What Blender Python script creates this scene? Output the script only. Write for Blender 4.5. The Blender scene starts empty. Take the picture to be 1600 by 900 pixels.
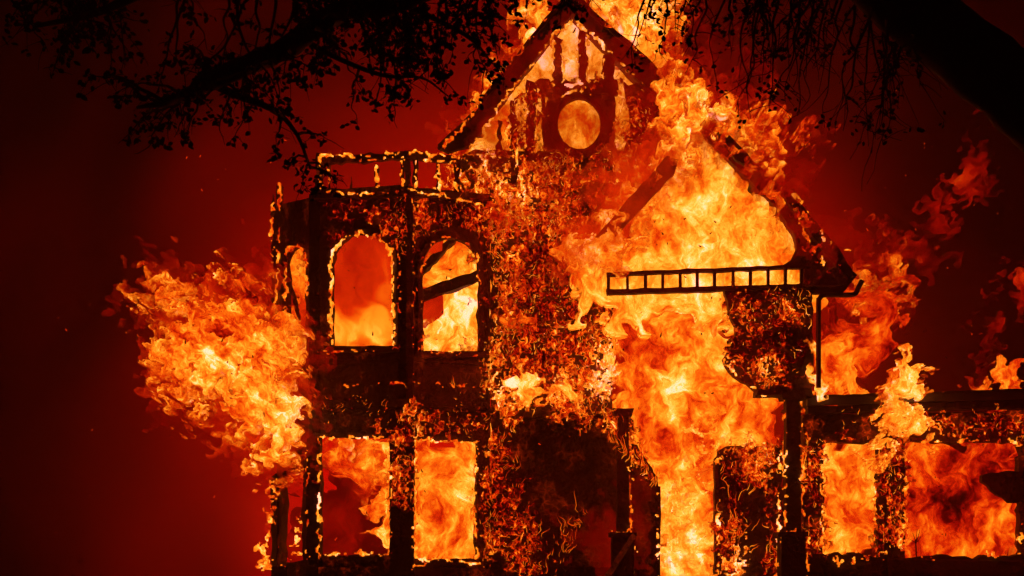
import bpy, bmesh, math, random, zlib
import numpy as np
from mathutils import Vector
from mathutils.geometry import tessellate_polygon

random.seed(7)
RNG = np.random.default_rng(11)
SC = bpy.context.scene
COL = SC.collection

# ------------------------------------------------------------------ camera
DIST, KPX, EYE, HZ = 28.0, 80.0, 1.7, 880.0      # metres to facade, px per metre there, eye height, horizon row
cam_d = bpy.data.cameras.new("camera")
cam = bpy.data.objects.new("camera", cam_d)
COL.objects.link(cam)
cam.location = (0, -DIST, EYE)
cam.rotation_euler = (math.radians(90), 0, 0)
cam_d.sensor_width = 36.0
cam_d.lens = 36.0 * DIST / (1600 / KPX)
cam_d.shift_y = (HZ - 450) / 1600
cam_d.clip_end = 2000
SC.camera = cam

# ------------------------------------------------------------------ night sky
world = bpy.data.worlds.new("World")
SC.world = world
world.use_nodes = True
wn = world.node_tree
bg = wn.nodes["Background"]
sky = wn.nodes.new("ShaderNodeTexSky")
sky.sky_type = 'NISHITA'
sky.sun_disc = False
sky.sun_elevation = math.radians(-6)
sky.sun_rotation = math.radians(200)
wn.links.new(sky.outputs[0], bg.inputs[0])
bg.inputs[1].default_value = 0.05

SC.view_settings.view_transform = 'Standard'
SC.view_settings.look = 'None'
SC.view_settings.exposure = 0.0
SC.view_settings.gamma = 1.0
SC.view_settings.use_curve_mapping = False
cy = SC.cycles
cy.max_bounces = 4
cy.diffuse_bounces = 2
cy.glossy_bounces = 1
cy.transparent_max_bounces = 24
cy.sample_clamp_indirect = 3.0
cy.use_denoising = True
cy.use_adaptive_sampling = True
cy.adaptive_threshold = 0.03
cy.adaptive_min_samples = 20


def P(px, py, Y=0.0):
    """photo pixel + distance behind the facade plane -> point"""
    s = (DIST + Y) / (DIST * KPX)
    return Vector(((px - 800) * s, Y, EYE + (HZ - py) * s))


def mpp(Y):
    return (DIST + Y) / (DIST * KPX)


# ------------------------------------------------------------------ materials
def new_mat(name):
    m = bpy.data.materials.new(name)
    m.use_nodes = True
    nt = m.node_tree
    nt.nodes.clear()
    out = nt.nodes.new("ShaderNodeOutputMaterial")
    return m, nt, out


def N(nt, t, **kw):
    n = nt.nodes.new(t)
    for k, v in kw.items():
        setattr(n, k, v)
    return n


def math_node(nt, op, a, b=None, c=None, clamp=False):
    n = nt.nodes.new("ShaderNodeMath")
    n.operation = op
    n.use_clamp = clamp
    for i, v in enumerate((a, b, c)):
        if v is None:
            continue
        if isinstance(v, (int, float)):
            n.inputs[i].default_value = v
        else:
            nt.links.new(v, n.inputs[i])
    return n.outputs[0]


FIRE_RAMP = [
    (0.00, (0.014, 0.0, 0.0)),
    (0.14, (0.11, 0.0004, 0.0002)),
    (0.28, (0.44, 0.004, 0.0005)),
    (0.42, (0.88, 0.032, 0.001)),
    (0.56, (1.15, 0.145, 0.003)),
    (0.70, (1.5, 0.36, 0.012)),
    (0.82, (2.2, 0.63, 0.05)),
    (0.92, (3.0, 0.88, 0.20)),
    (1.00, (4.0, 1.0, 0.60)),
]


def fill_ramp(cr):
    for k, (p, c) in enumerate(FIRE_RAMP):
        el = cr.elements[0] if k == 0 else cr.elements[len(cr.elements) - 1] if k == len(FIRE_RAMP) - 1 else cr.elements.new(p)
        el.color = (*[x / 4.0 for x in c], 1)


def fire_mat(name, s1=2.0, a1=0.9, s2=3.0, a2=0.35, detail=7, rough=0.62, soft=0.35, cutn=0.7, edge_dim=0.35, dist=0.4, s3=0.0, a3=0.0):
    """burning gas: heat and edge come from the mesh, turbulence from warped coordinates"""
    m, nt, out = new_mat(name)
    L = nt.links.new
    wc = N(nt, "ShaderNodeAttribute", attribute_name="wc")
    he = N(nt, "ShaderNodeAttribute", attribute_name="glow")
    ed = N(nt, "ShaderNodeAttribute", attribute_name="edge")
    n1 = N(nt, "ShaderNodeTexNoise")
    n1.inputs["Scale"].default_value = s1
    n1.inputs["Detail"].default_value = detail
    n1.inputs["Roughness"].default_value = rough
    n1.inputs["Distortion"].default_value = dist
    L(wc.outputs["Vector"], n1.inputs["Vector"])
    n2 = N(nt, "ShaderNodeTexNoise")
    n2.inputs["Scale"].default_value = s2
    n2.inputs["Detail"].default_value = 4
    n2.inputs["Roughness"].default_value = 0.55
    n2.inputs["Distortion"].default_value = dist * 1.5
    L(wc.outputs["Vector"], n2.inputs["Vector"])
    t = math_node(nt, 'SUBTRACT', n2.outputs[0], 0.5)
    t = math_node(nt, 'ABSOLUTE', t)
    t = math_node(nt, 'MULTIPLY', t, 9.0)
    ridge = math_node(nt, 'SUBTRACT', 1.0, t, clamp=True)
    ridge = math_node(nt, 'POWER', ridge, 1.6)
    c1 = math_node(nt, 'SUBTRACT', n1.outputs[0], 0.5)
    h = math_node(nt, 'MULTIPLY_ADD', c1, a1 * 2, he.outputs["Fac"])
    h = math_node(nt, 'MULTIPLY_ADD', ridge, a2, h)
    h = math_node(nt, 'SUBTRACT', h, a2 * 0.3)
    if a3:
        n3 = N(nt, "ShaderNodeTexNoise")
        n3.inputs["Scale"].default_value = s3
        n3.inputs["Detail"].default_value = 3
        L(wc.outputs["Vector"], n3.inputs["Vector"])
        c3 = math_node(nt, 'SUBTRACT', n3.outputs[0], 0.5)
        h = math_node(nt, 'MULTIPLY_ADD', c3, a3 * 2, h)
    # cooler towards the rim of the flame
    e = math_node(nt, 'DIVIDE', ed.outputs["Fac"], 0.75, clamp=True)
    inv = math_node(nt, 'SUBTRACT', 1.0, e)
    h = math_node(nt, 'MULTIPLY_ADD', inv, -edge_dim, h)
    ramp = N(nt, "ShaderNodeValToRGB")
    cr = ramp.color_ramp
    fill_ramp(cr)
    L(h, ramp.inputs[0])
    em = N(nt, "ShaderNodeEmission")
    em.inputs[1].default_value = 4.0
    L(ramp.outputs[0], em.inputs[0])
    a = math_node(nt, 'MULTIPLY_ADD', c1, cutn, ed.outputs["Fac"])
    a = math_node(nt, 'DIVIDE', a, soft, clamp=True)
    tr = N(nt, "ShaderNodeBsdfTransparent")
    mx = N(nt, "ShaderNodeMixShader")
    L(a, mx.inputs[0]); L(tr.outputs[0], mx.inputs[1]); L(em.outputs[0], mx.inputs[2])
    L(mx.outputs[0], out.inputs[0])
    return m


def lick_mat():
    m, nt, out = new_mat("flame_tongue")
    he = N(nt, "ShaderNodeAttribute", attribute_name="glow")
    ramp = N(nt, "ShaderNodeValToRGB")
    cr = ramp.color_ramp
    fill_ramp(cr)
    nt.links.new(he.outputs["Fac"], ramp.inputs[0])
    em = N(nt, "ShaderNodeEmission")
    em.inputs[1].default_value = 4.0
    nt.links.new(ramp.outputs[0], em.inputs[0])
    nt.links.new(em.outputs[0], out.inputs[0])
    return m


def char_mat(name, base=(0.060, 0.026, 0.020), ember=0.12, scale=1.0, rough=0.85):
    """charred timber with ember seams"""
    m, nt, out = new_mat(name)
    L = nt.links.new
    tc = N(nt, "ShaderNodeTexCoord")
    n = N(nt, "ShaderNodeTexNoise")
    n.inputs["Scale"].default_value = 3.5 * scale
    n.inputs["Detail"].default_value = 8
    n.inputs["Roughness"].default_value = 0.65
    L(tc.outputs["Object"], n.inputs["Vector"])
    ramp = N(nt, "ShaderNodeValToRGB")
    ramp.color_ramp.elements[0].position = 0.3
    ramp.color_ramp.elements[0].color = (*[b * 0.35 for b in base], 1)
    ramp.color_ramp.elements[1].position = 0.72
    ramp.color_ramp.elements[1].color = (*[b * 1.7 for b in base], 1)
    L(n.outputs[0], ramp.inputs[0])
    bs = N(nt, "ShaderNodeBsdfPrincipled")
    L(ramp.outputs[0], bs.inputs["Base Color"])
    bs.inputs["Roughness"].default_value = rough
    v = N(nt, "ShaderNodeTexVoronoi")
    v.feature = 'DISTANCE_TO_EDGE'
    v.inputs["Scale"].default_value = 9 * scale
    L(tc.outputs["Object"], v.inputs["Vector"])
    bump = N(nt, "ShaderNodeBump")
    bump.inputs["Strength"].default_value = 0.7
    bump.inputs["Distance"].default_value = 0.03
    hsum = math_node(nt, 'MULTIPLY_ADD', n.outputs[0], 1.5, v.outputs[0])
    L(hsum, bump.inputs["Height"])
    L(bump.outputs[0], bs.inputs["Normal"])
    if ember > 0:
        n2 = N(nt, "ShaderNodeTexNoise")
        n2.inputs["Scale"].default_value = 2.2 * scale
        n2.inputs["Detail"].default_value = 7
        n2.inputs["Roughness"].default_value = 0.7
        L(tc.outputs["Object"], n2.inputs["Vector"])
        e = math_node(nt, 'SUBTRACT', n2.outputs[0], 0.54)
        e = math_node(nt, 'MULTIPLY', e, 6.0, clamp=True)
        crack = math_node(nt, 'MULTIPLY', v.outputs[0], 7.0, clamp=True)
        crack = math_node(nt, 'SUBTRACT', 1.0, crack)
        e2 = math_node(nt, 'MULTIPLY_ADD', crack, 1.5, 0.5)
        e = math_node(nt, 'MULTIPLY', e, e2)
        e = math_node(nt, 'MULTIPLY', e, ember)
        bs.inputs["Emission Color"].default_value = (1.0, 0.05, 0.002, 1)
        L(e, bs.inputs["Emission Strength"])
    L(bs.outputs[0], out.inputs[0])
    m.cycles.emission_sampling = 'NONE'
    return m


def plain_mat(name, col, rough=0.9, bump=0.3, scale=6.0):
    m, nt, out = new_mat(name)
    L = nt.links.new
    tc = N(nt, "ShaderNodeTexCoord")
    n = N(nt, "ShaderNodeTexNoise")
    n.inputs["Scale"].default_value = scale
    n.inputs["Detail"].default_value = 6
    L(tc.outputs["Object"], n.inputs["Vector"])
    mix = N(nt, "ShaderNodeMix", data_type='RGBA')
    mix.inputs["A"].default_value = (*[c * 0.6 for c in col], 1)
    mix.inputs["B"].default_value = (*[c * 1.3 for c in col], 1)
    L(n.outputs[0], mix.inputs["Factor"])
    bs = N(nt, "ShaderNodeBsdfPrincipled")
    bs.inputs["Roughness"].default_value = rough
    L(mix.outputs["Result"], bs.inputs["Base Color"])
    if bump:
        b = N(nt, "ShaderNodeBump")
        b.inputs["Strength"].default_value = bump
        L(n.outputs[0], b.inputs["Height"])
        L(b.outputs[0], bs.inputs["Normal"])
    L(bs.outputs[0], out.inputs[0])
    return m


M_CHAR = char_mat("charred_timber")
M_BURN = char_mat("burning_siding", base=(0.065, 0.026, 0.019), ember=0.4)
M_DARK = char_mat("sooty_timber", base=(0.030, 0.014, 0.011), ember=0.0)
M_METAL = plain_mat("sooty_metal", (0.05, 0.045, 0.045), rough=0.55)
M_BARK = plain_mat("oak_bark", (0.05, 0.04, 0.032), bump=0.9, scale=9)
M_LEAF = plain_mat("oak_leaf", (0.045, 0.06, 0.025), rough=0.6, bump=0)
M_GROUND = plain_mat("dry_ground", (0.09, 0.07, 0.05), scale=2)
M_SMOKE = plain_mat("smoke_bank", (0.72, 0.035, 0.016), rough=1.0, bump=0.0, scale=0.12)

F_TURB = fire_mat("fire_turbulent", s1=4.2, a1=0.95, s2=6.0, a2=0.08, detail=12, rough=0.70, soft=1.15, cutn=2.0, edge_dim=0.5, dist=0.12, s3=1.3, a3=0.35)
F_SOFT = fire_mat("fire_glowing", s1=3.0, a1=0.80, s2=2.6, a2=0.0, detail=12, rough=0.70, soft=0.8, cutn=1.0, edge_dim=0.3, dist=0.1, s3=1.0, a3=0.35)
F_DULL = fire_mat("fire_dull_glow", s1=0.9, a1=0.26, s2=1.2, a2=0.0, detail=11, rough=0.62, soft=0.8, cutn=0.4, edge_dim=0.15, dist=0.1)
F_HALO = fire_mat("fire_thin_gas", s1=1.8, a1=0.34, s2=1.2, a2=0.0, detail=10, rough=0.62, soft=1.5, cutn=1.2, edge_dim=0.05, dist=0.15)
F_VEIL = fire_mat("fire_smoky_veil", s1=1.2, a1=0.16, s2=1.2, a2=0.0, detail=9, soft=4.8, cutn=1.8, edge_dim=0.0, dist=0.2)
F_FINE = fire_mat("fire_fine", s1=7.0, a1=0.8, s2=8.0, a2=0.1, detail=6, soft=0.55, cutn=0.9, edge_dim=0.35, dist=0.2, s3=1.5, a3=0.55)
F_WALL = fire_mat("fire_on_wall", s1=15.0, a1=1.25, s2=12.0, a2=0.22, detail=4, rough=0.6, soft=0.7, cutn=1.8, edge_dim=0.25, dist=0.3, s3=1.3, a3=0.75)
F_LICK = lick_mat()


# ------------------------------------------------------------------ object helpers
def link(o, parent=None):
    COL.objects.link(o)
    if parent is not None:
        o.parent = parent
        o.matrix_parent_inverse = parent.matrix_world.inverted()
    return o


def tag(o, label=None, cat=None, group=None, kind=None):
    if label: o["label"] = label
    if cat: o["category"] = cat
    if group: o["group"] = group
    if kind: o["kind"] = kind
    return o


def empty(name, loc):
    o = bpy.data.objects.new(name, None)
    o.location = loc
    o.empty_display_size = 0.3
    COL.objects.link(o)
    bpy.context.view_layer.update()
    return o


def obj_bm(name, bm, mat, parent=None):
    bmesh.ops.recalc_face_normals(bm, faces=bm.faces)
    me = bpy.data.meshes.new(name)
    bm.to_mesh(me)
    bm.free()
    me.materials.append(mat)
    return link(bpy.data.objects.new(name, me), parent)


def densify(poly, step, closed=True):
    out = []
    n = len(poly)
    for i in range(n if closed else n - 1):
        a, b = Vector(poly[i]), Vector(poly[(i + 1) % n])
        k = max(1, int((b - a).length / step))
        for j in range(k):
            out.append(a.lerp(b, j / k))
    if not closed:
        out.append(Vector(poly[-1]))
    return out


def jagged(poly, amp, step):
    if amp <= 0:
        return [Vector(p) for p in poly]
    return [p + Vector((random.gauss(0, amp), random.gauss(0, amp))) for p in densify([Vector(p) for p in poly], step)]


def slab(name, outline, Yf, depth, mat, parent, holes=(), jag=1.0, jstep=14, hjag=None):
    """a board or wall traced in the facade: outline (pixels) at depth Yf(px), with real thickness"""
    if not callable(Yf):
        c = Yf
        Yf = lambda x, c=c: c
    d = Vector(depth) if not isinstance(depth, (int, float)) else Vector((0, depth, 0))
    loops = [jagged(outline, jag, jstep)] + [jagged(h, jag if hjag is None else hjag, jstep) for h in holes]
    bm = bmesh.new()
    vecs = [[Vector((p.x, p.y, 0)) for p in lp] for lp in loops]
    tris = tessellate_polygon(vecs)
    flat = [p for lp in loops for p in lp]
    fr = [bm.verts.new(P(p.x, p.y, Yf(p.x))) for p in flat]
    bk = [bm.verts.new(v.co + d) for v in fr]
    for t in tris:
        try:
            bm.faces.new([fr[i] for i in t])
            bm.faces.new([bk[i] for i in reversed(t)])
        except ValueError:
            pass
    k = 0
    for lp in loops:
        n = len(lp)
        for i in range(n):
            a, b = k + i, k + (i + 1) % n
            try:
                bm.faces.new((fr[a], fr[b], bk[b], bk[a]))
            except ValueError:
                pass
        k += n
    return obj_bm(name, bm, mat, parent)


def beam(name, a, b, w, h, mat, parent, wob=0.01, segs=6):
    """a straight timber between two points, slightly burnt uneven; w across, h along the up-ish side"""
    a, b = Vector(a), Vector(b)
    d = (b - a).normalized()
    side = d.cross(Vector((0, 1, 0)))
    if side.length < 0.1:
        side = Vector((1, 0, 0))
    side.normalize()
    up = side.cross(d).normalized()
    bm = bmesh.new()
    rings = []
    for i in range(segs + 1):
        c = a.lerp(b, i / segs)
        r = []
        for sx, sy in ((-1, -1), (1, -1), (1, 1), (-1, 1)):
            r.append(bm.verts.new(c + side * (sx * w / 2 + random.gauss(0, wob)) + up * (sy * h / 2 + random.gauss(0, wob))))
        rings.append(r)
    for i in range(segs):
        for j in range(4):
            bm.faces.new((rings[i][j], rings[i][(j + 1) % 4], rings[i + 1][(j + 1) % 4], rings[i + 1][j]))
    bm.faces.new(rings[0]); bm.faces.new(rings[-1])
    return obj_bm(name, bm, mat, parent)


def add_tube(bm, pts, radii, n=6):
    pts = [Vector(p) for p in pts]
    rings = []
    ref = Vector((0.3, 1, 0.2)).normalized()
    for i, p in enumerate(pts):
        t = (pts[min(i + 1, len(pts) - 1)] - pts[max(i - 1, 0)])
        t = t.normalized() if t.length > 1e-9 else Vector((0, 0, 1))
        u = t.cross(ref)
        u = u.normalized() if u.length > 1e-4 else t.orthogonal().normalized()
        w = t.cross(u)
        rings.append([bm.verts.new(p + (u * math.cos(2 * math.pi * k / n) + w * math.sin(2 * math.pi * k / n)) * radii[i]) for k in range(n)])
    for i in range(len(rings) - 1):
        for k in range(n):
            bm.faces.new((rings[i][k], rings[i][(k + 1) % n], rings[i + 1][(k + 1) % n], rings[i + 1][k]))
    bm.faces.new(rings[0]); bm.faces.new(list(reversed(rings[-1])))


def smooth_path(pts, k=6):
    """Catmull-Rom through points (tuples of any length)"""
    pts = [np.array(p, float) for p in pts]
    ext = [2 * pts[0] - pts[1]] + pts + [2 * pts[-1] - pts[-2]]
    out = []
    for i in range(1, len(ext) - 2):
        p0, p1, p2, p3 = ext[i - 1:i + 3]
        for j in range(k):
            t = j / k
            out.append(0.5 * (2 * p1 + (p2 - p0) * t + (2 * p0 - 5 * p1 + 4 * p2 - p3) * t ** 2 + (3 * p1 - p0 - 3 * p2 + p3) * t ** 3))
    out.append(pts[-1])
    return out


# ------------------------------------------------------------------ turbulence fields (periodic, 2 px cells)
GS = 2.0
GW, GH = 1024, 512
_ky = np.fft.fftfreq(GH)[:, None]
_kx = np.fft.fftfreq(GW)[None, :]
_k = np.sqrt(_kx ** 2 + _ky ** 2)


def band(lam_px, width=0.6, ax=1.0):
    """random field with wavelength about lam_px"""
    f0 = GS / lam_px
    k = np.sqrt((_kx * ax) ** 2 + (_ky / ax) ** 2)
    filt = np.exp(-(np.log((k + 1e-9) / f0) / width) ** 2)
    filt[0, 0] = 0
    s = np.fft.fft2(RNG.standard_normal((GH, GW))) * filt
    f = np.real(np.fft.ifft2(s))
    return f / f.std()


def pink(lo_px, hi_px, slope=1.3):
    filt = np.where((_k > GS / hi_px) & (_k < GS / lo_px), (_k + 1e-9) ** -slope, 0)
    f = np.real(np.fft.ifft2(np.fft.fft2(RNG.standard_normal((GH, GW))) * filt))
    return f / f.std()


def look(f, x, y):
    """bilinear periodic lookup, x and y in pixels"""
    gx, gy = x / GS, y / GS
    i, j = np.floor(gx).astype(int), np.floor(gy).astype(int)
    u, v = gx - i, gy - j
    i0, i1, j0, j1 = i % GW, (i + 1) % GW, j % GH, (j + 1) % GH
    return (f[j0, i0] * (1 - u) + f[j0, i1] * u) * (1 - v) + (f[j1, i0] * (1 - u) + f[j1, i1] * u) * v


def curl(psi):
    s = np.fft.fft2(psi)
    vx = np.real(np.fft.ifft2(s * 2j * np.pi * _ky))
    vy = -np.real(np.fft.ifft2(s * 2j * np.pi * _kx))
    m = np.sqrt((vx ** 2 + vy ** 2).mean())
    return vx / m, vy / m


def advect(lams, weights, steps=9, dt=2.0):
    """carry coordinates back through a swirling flow: returns displacement in px for each cell"""
    vx = vy = 0
    for l, w in zip(lams, weights):
        a, b = curl(band(l, 0.5))
        vx = vx + a * w; vy = vy + b * w
    Y0, X0 = np.mgrid[0:GH, 0:GW].astype(float) * GS
    x, y = X0.copy(), Y0.copy()
    for _ in range(steps):
        x = x - look(vx, x, y) * dt
        y = y - look(vy, x, y) * dt
    return x - X0, y - Y0, vx, vy


W_BIG = advect((150, 60, 26), (1.0, 0.8, 0.55), steps=11, dt=2.0)
W_MED = advect((60, 28, 13), (0.8, 0.8, 0.6), steps=9, dt=1.5)
W_SMALL = advect((30, 15, 9), (0.7, 0.8, 0.7), steps=8, dt=1.1)
NZ_A = pink(5, 120)
NZ_B = pink(4, 40, 1.1)
BILLOW = pink(60, 400, 2.2)


def seg_dist(x, y, pts, closed):
    best = np.full(x.shape, 1e9)
    n = len(pts)
    for i in range(n if closed else n - 1):
        ax, ay = pts[i]; bx, by = pts[(i + 1) % n]
        dx, dy = bx - ax, by - ay
        t = np.clip(((x - ax) * dx + (y - ay) * dy) / (dx * dx + dy * dy + 1e-9), 0, 1)
        best = np.minimum(best, np.hypot(x - ax - t * dx, y - ay - t * dy))
    return best


def inside(x, y, pts):
    r = np.zeros(x.shape, bool)
    n = len(pts)
    for i in range(n):
        ax, ay = pts[i]; bx, by = pts[(i + 1) % n]
        c = ((ay > y) != (by > y))
        xi = (bx - ax) * (y - ay) / (by - ay + 1e-12) + ax
        r ^= c & (x < xi)
    return r


def mesh_np(name, co, faces, attrs, mat):
    me = bpy.data.meshes.new(name)
    nf, k = faces.shape
    me.vertices.add(len(co))
    me.vertices.foreach_set("co", co.astype(np.float32).ravel())
    me.loops.add(nf * k)
    me.loops.foreach_set("vertex_index", faces.astype(np.int32).ravel())
    me.polygons.add(nf)
    me.polygons.foreach_set("loop_start", np.arange(0, nf * k, k, dtype=np.int32))
    me.update(calc_edges=True)
    for an, arr in attrs.items():
        if arr.ndim == 1:
            a = me.attributes.new(an, 'FLOAT', 'POINT')
            a.data.foreach_set("value", arr.astype(np.float32))
        else:
            a = me.attributes.new(an, 'FLOAT_VECTOR', 'POINT')
            a.data.foreach_set("vector", arr.astype(np.float32).ravel())
    me.polygons.foreach_set("use_smooth", np.ones(nf, bool))
    me.materials.append(mat)
    return bpy.data.objects.new(name, me)


FIRES = []


def fire_lamp(o, lamps):
    """point lamps added off the flames, to throw their light on smoke and timber"""
    for px, py, Y, watts in lamps:
        d = bpy.data.lights.new("firelight_fill", 'POINT')
        d.color = (1.0, 0.035, 0.012)
        d.energy = watts
        d.shadow_soft_size = 0.6
        l = bpy.data.objects.new("firelight_fill", d)
        l.location = P(px, py, Y)
        COL.objects.link(l)
        l.parent = o



def biggest_piece(fk):
    """mask of the largest connected patch of cells"""
    lab = np.where(fk, np.arange(fk.size).reshape(fk.shape) + 1, 0)
    for _ in range(4000):
        p = np.pad(lab, 1)
        m = np.maximum.reduce([p[1:-1, 1:-1], p[:-2, 1:-1], p[2:, 1:-1], p[1:-1, :-2], p[1:-1, 2:]])
        m[~fk] = 0
        # run along rows and columns to spread fast
        if (m == lab).all():
            break
        lab = m
    ids, num = np.unique(lab[fk], return_counts=True)
    return lab == ids[np.argmax(num)]



def fire(name, label, Y, polys=(), lines=(), base=0.6, blobs=(), thick=0.5, mat=None, warp=W_BIG, amp=1.0,
         edgew=14.0, tear=0.25, holes=0.0, hole_field=None, ang=0.0, stretch=1.6, step=2.0, parent=None, grow=0.0,
         group=None, cat="fire", halo=0.0, kind=None, swirl=None, lamps=()):
    """a flame body: a swollen, torn-edged hull whose rim follows the swirling flow"""
    mat = mat or F_TURB
    if mat in (F_FINE, F_WALL, F_VEIL):
        kind = "stuff"
    if name in ("room_fire", "porch_fire", "gable_fire") and mat in (F_SOFT, F_DULL) and edgew < 20:
        grow += 12
    Yf = Y if callable(Y) else (lambda x, c=Y: x * 0 + c)
    allp = [p for pl in polys for p in pl] + [p for ln, w in lines for p in ln]
    pad = 30 * amp + 8 + max([w for _, w in lines], default=0)
    xs = [p[0] for p in allp]; ys = [p[1] for p in allp]
    gx = np.arange(min(xs) - pad, max(xs) + pad, step)
    gy = np.arange(min(ys) - pad, max(ys) + pad, step)
    X, Yp = np.meshgrid(gx, gy)
    rnd = random.Random(zlib.crc32((label or name).encode()))     # every flame keeps its own swirl
    ox, oy = rnd.random() * 2000, rnd.random() * 1000
    dx, dy = look(warp[0], X + ox, Yp + oy), look(warp[1], X + ox, Yp + oy)
    qx, qy = X + amp * dx, Yp + amp * dy
    sd = np.full(X.shape, -1e9)
    for pl in polys:
        d = seg_dist(qx, qy, pl, True)
        sd = np.maximum(sd, np.where(inside(qx, qy, pl), d, -d))
    for ln, w in lines:
        wv = w * (0.8 + 0.3 * np.clip(look(NZ_A, qx * 1.5 + oy, qy * 1.5 + ox), -1.6, 2.5))
        sd = np.maximum(sd, wv - seg_dist(qx, qy, ln, False))
    e = (sd + grow) / edgew
    nz = look(NZ_A, qx * 1.0 + oy, qy * (1 / stretch) + ox)
    e = np.minimum(e, 1.4) + tear * nz
    if holes:
        hf = look(NZ_B, qx * 0.9 + ox * 2, qy * 0.55 + oy)
        e = np.minimum(e, 0.55 + (hf - holes) * 0.55)
    keep = e > -0.05
    if not keep.any():
        return None
    H = np.full(X.shape, float(base))
    wsum = np.zeros(X.shape)
    for bx, by, br, bh in blobs:
        g = np.exp(-(((qx * 0.6 + X * 0.4) - bx) ** 2 + ((qy * 0.6 + Yp * 0.4) - by) ** 2) / (br * br))
        H += g * (bh - H)
    ec = np.clip(e, 0, 1)
    t = thick * (0.05 + 0.95 * ec ** 1.2 * (0.8 + 0.12 * np.clip(nz, -2, 2)))
    Yc = np.asarray(Yf(X), float) + X * 0
    m = 1 / KPX
    ca, sa = math.cos(ang), math.sin(ang)
    swirl = (0.25 if mat in (F_SOFT, F_DULL) else 0.32) if swirl is None else swirl
    tx, ty = X + swirl * amp * dx, Yp + swirl * amp * dy
    u = (tx * ca + ty * sa) * m
    v = (-tx * sa + ty * ca) * m / stretch
    z0 = rnd.random() * 50
    wcz = z0 + 0.25 * nz * 0 + 0 * X
    fk = keep[:-1, :-1] & keep[1:, :-1] & keep[:-1, 1:] & keep[1:, 1:]
    if not fk.any():
        return None
    s = (DIST + Yc) / (DIST * KPX)
    mid_all = np.stack([(X - 800) * s, Yc, EYE + (HZ - Yp) * s], -1)

    def hull(nm, fk):
        idx = -np.ones(X.shape, int)
        used = np.zeros(X.shape, bool)
        used[:-1, :-1] |= fk; used[1:, :-1] |= fk; used[:-1, 1:] |= fk; used[1:, 1:] |= fk
        cnt = int(used.sum())
        idx[used] = np.arange(cnt)
        fq = np.stack([idx[:-1, :-1][fk], idx[1:, :-1][fk], idx[1:, 1:][fk], idx[:-1, 1:][fk]], 1)
        mid = mid_all[used]
        off = np.zeros_like(mid); off[:, 1] = t[used] * 0.5
        # close the rim between the two sides
        ed = np.concatenate([fq[:, [k, (k + 1) % 4]] for k in range(4)])
        key = np.sort(ed, 1); key = key[:, 0].astype(np.int64) * (cnt + 1) + key[:, 1]
        _, first, num = np.unique(key, return_index=True, return_counts=True)
        b = ed[first[num == 1]]
        rim = np.stack([b[:, 1], b[:, 0], b[:, 0] + cnt, b[:, 1] + cnt], 1)
        wc = np.stack([u, v, wcz], -1)[used]
        wc2 = wc.copy(); wc2[:, 2] += t[used] * 0.5 + 0.05; wc[:, 2] -= t[used] * 0.5
        attrs = {"glow": np.tile(H[used], 2), "edge": np.tile(e[used], 2), "wc": np.concatenate([wc, wc2])}
        return mesh_np(nm, np.concatenate([mid - off, mid + off]), np.concatenate([fq, fq[:, ::-1] + cnt, rim]), attrs, mat)
    if kind == "stuff":
        o = link(hull(name, fk), parent)
    else:
        big = biggest_piece(fk)
        o = link(hull(name, big), parent)
        rest = fk & ~big
        if rest.sum() > 6:
            tt = link(hull("flame_tatters", rest), o)
            tt["kind"] = "stuff"
    tag(o, label, cat, group, kind)
    fire_lamp(o, lamps)
    if halo:
        Yh = Y if callable(Y) else (lambda x, c=Y: x * 0 + c)
        h = fire("thin_gas", None, lambda x: Yh(x) + 0.25, polys, lines, base=halo, blobs=(), thick=thick * 1.3, mat=F_HALO, warp=warp, amp=amp * 1.2,
                 edgew=edgew * 1.2 + 24, tear=0.2, ang=ang, stretch=stretch, step=4.0, grow=26, cat=None, kind="stuff")
        if h is not None:
            h.parent = o
    FIRES.append(o)
    return o


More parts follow.
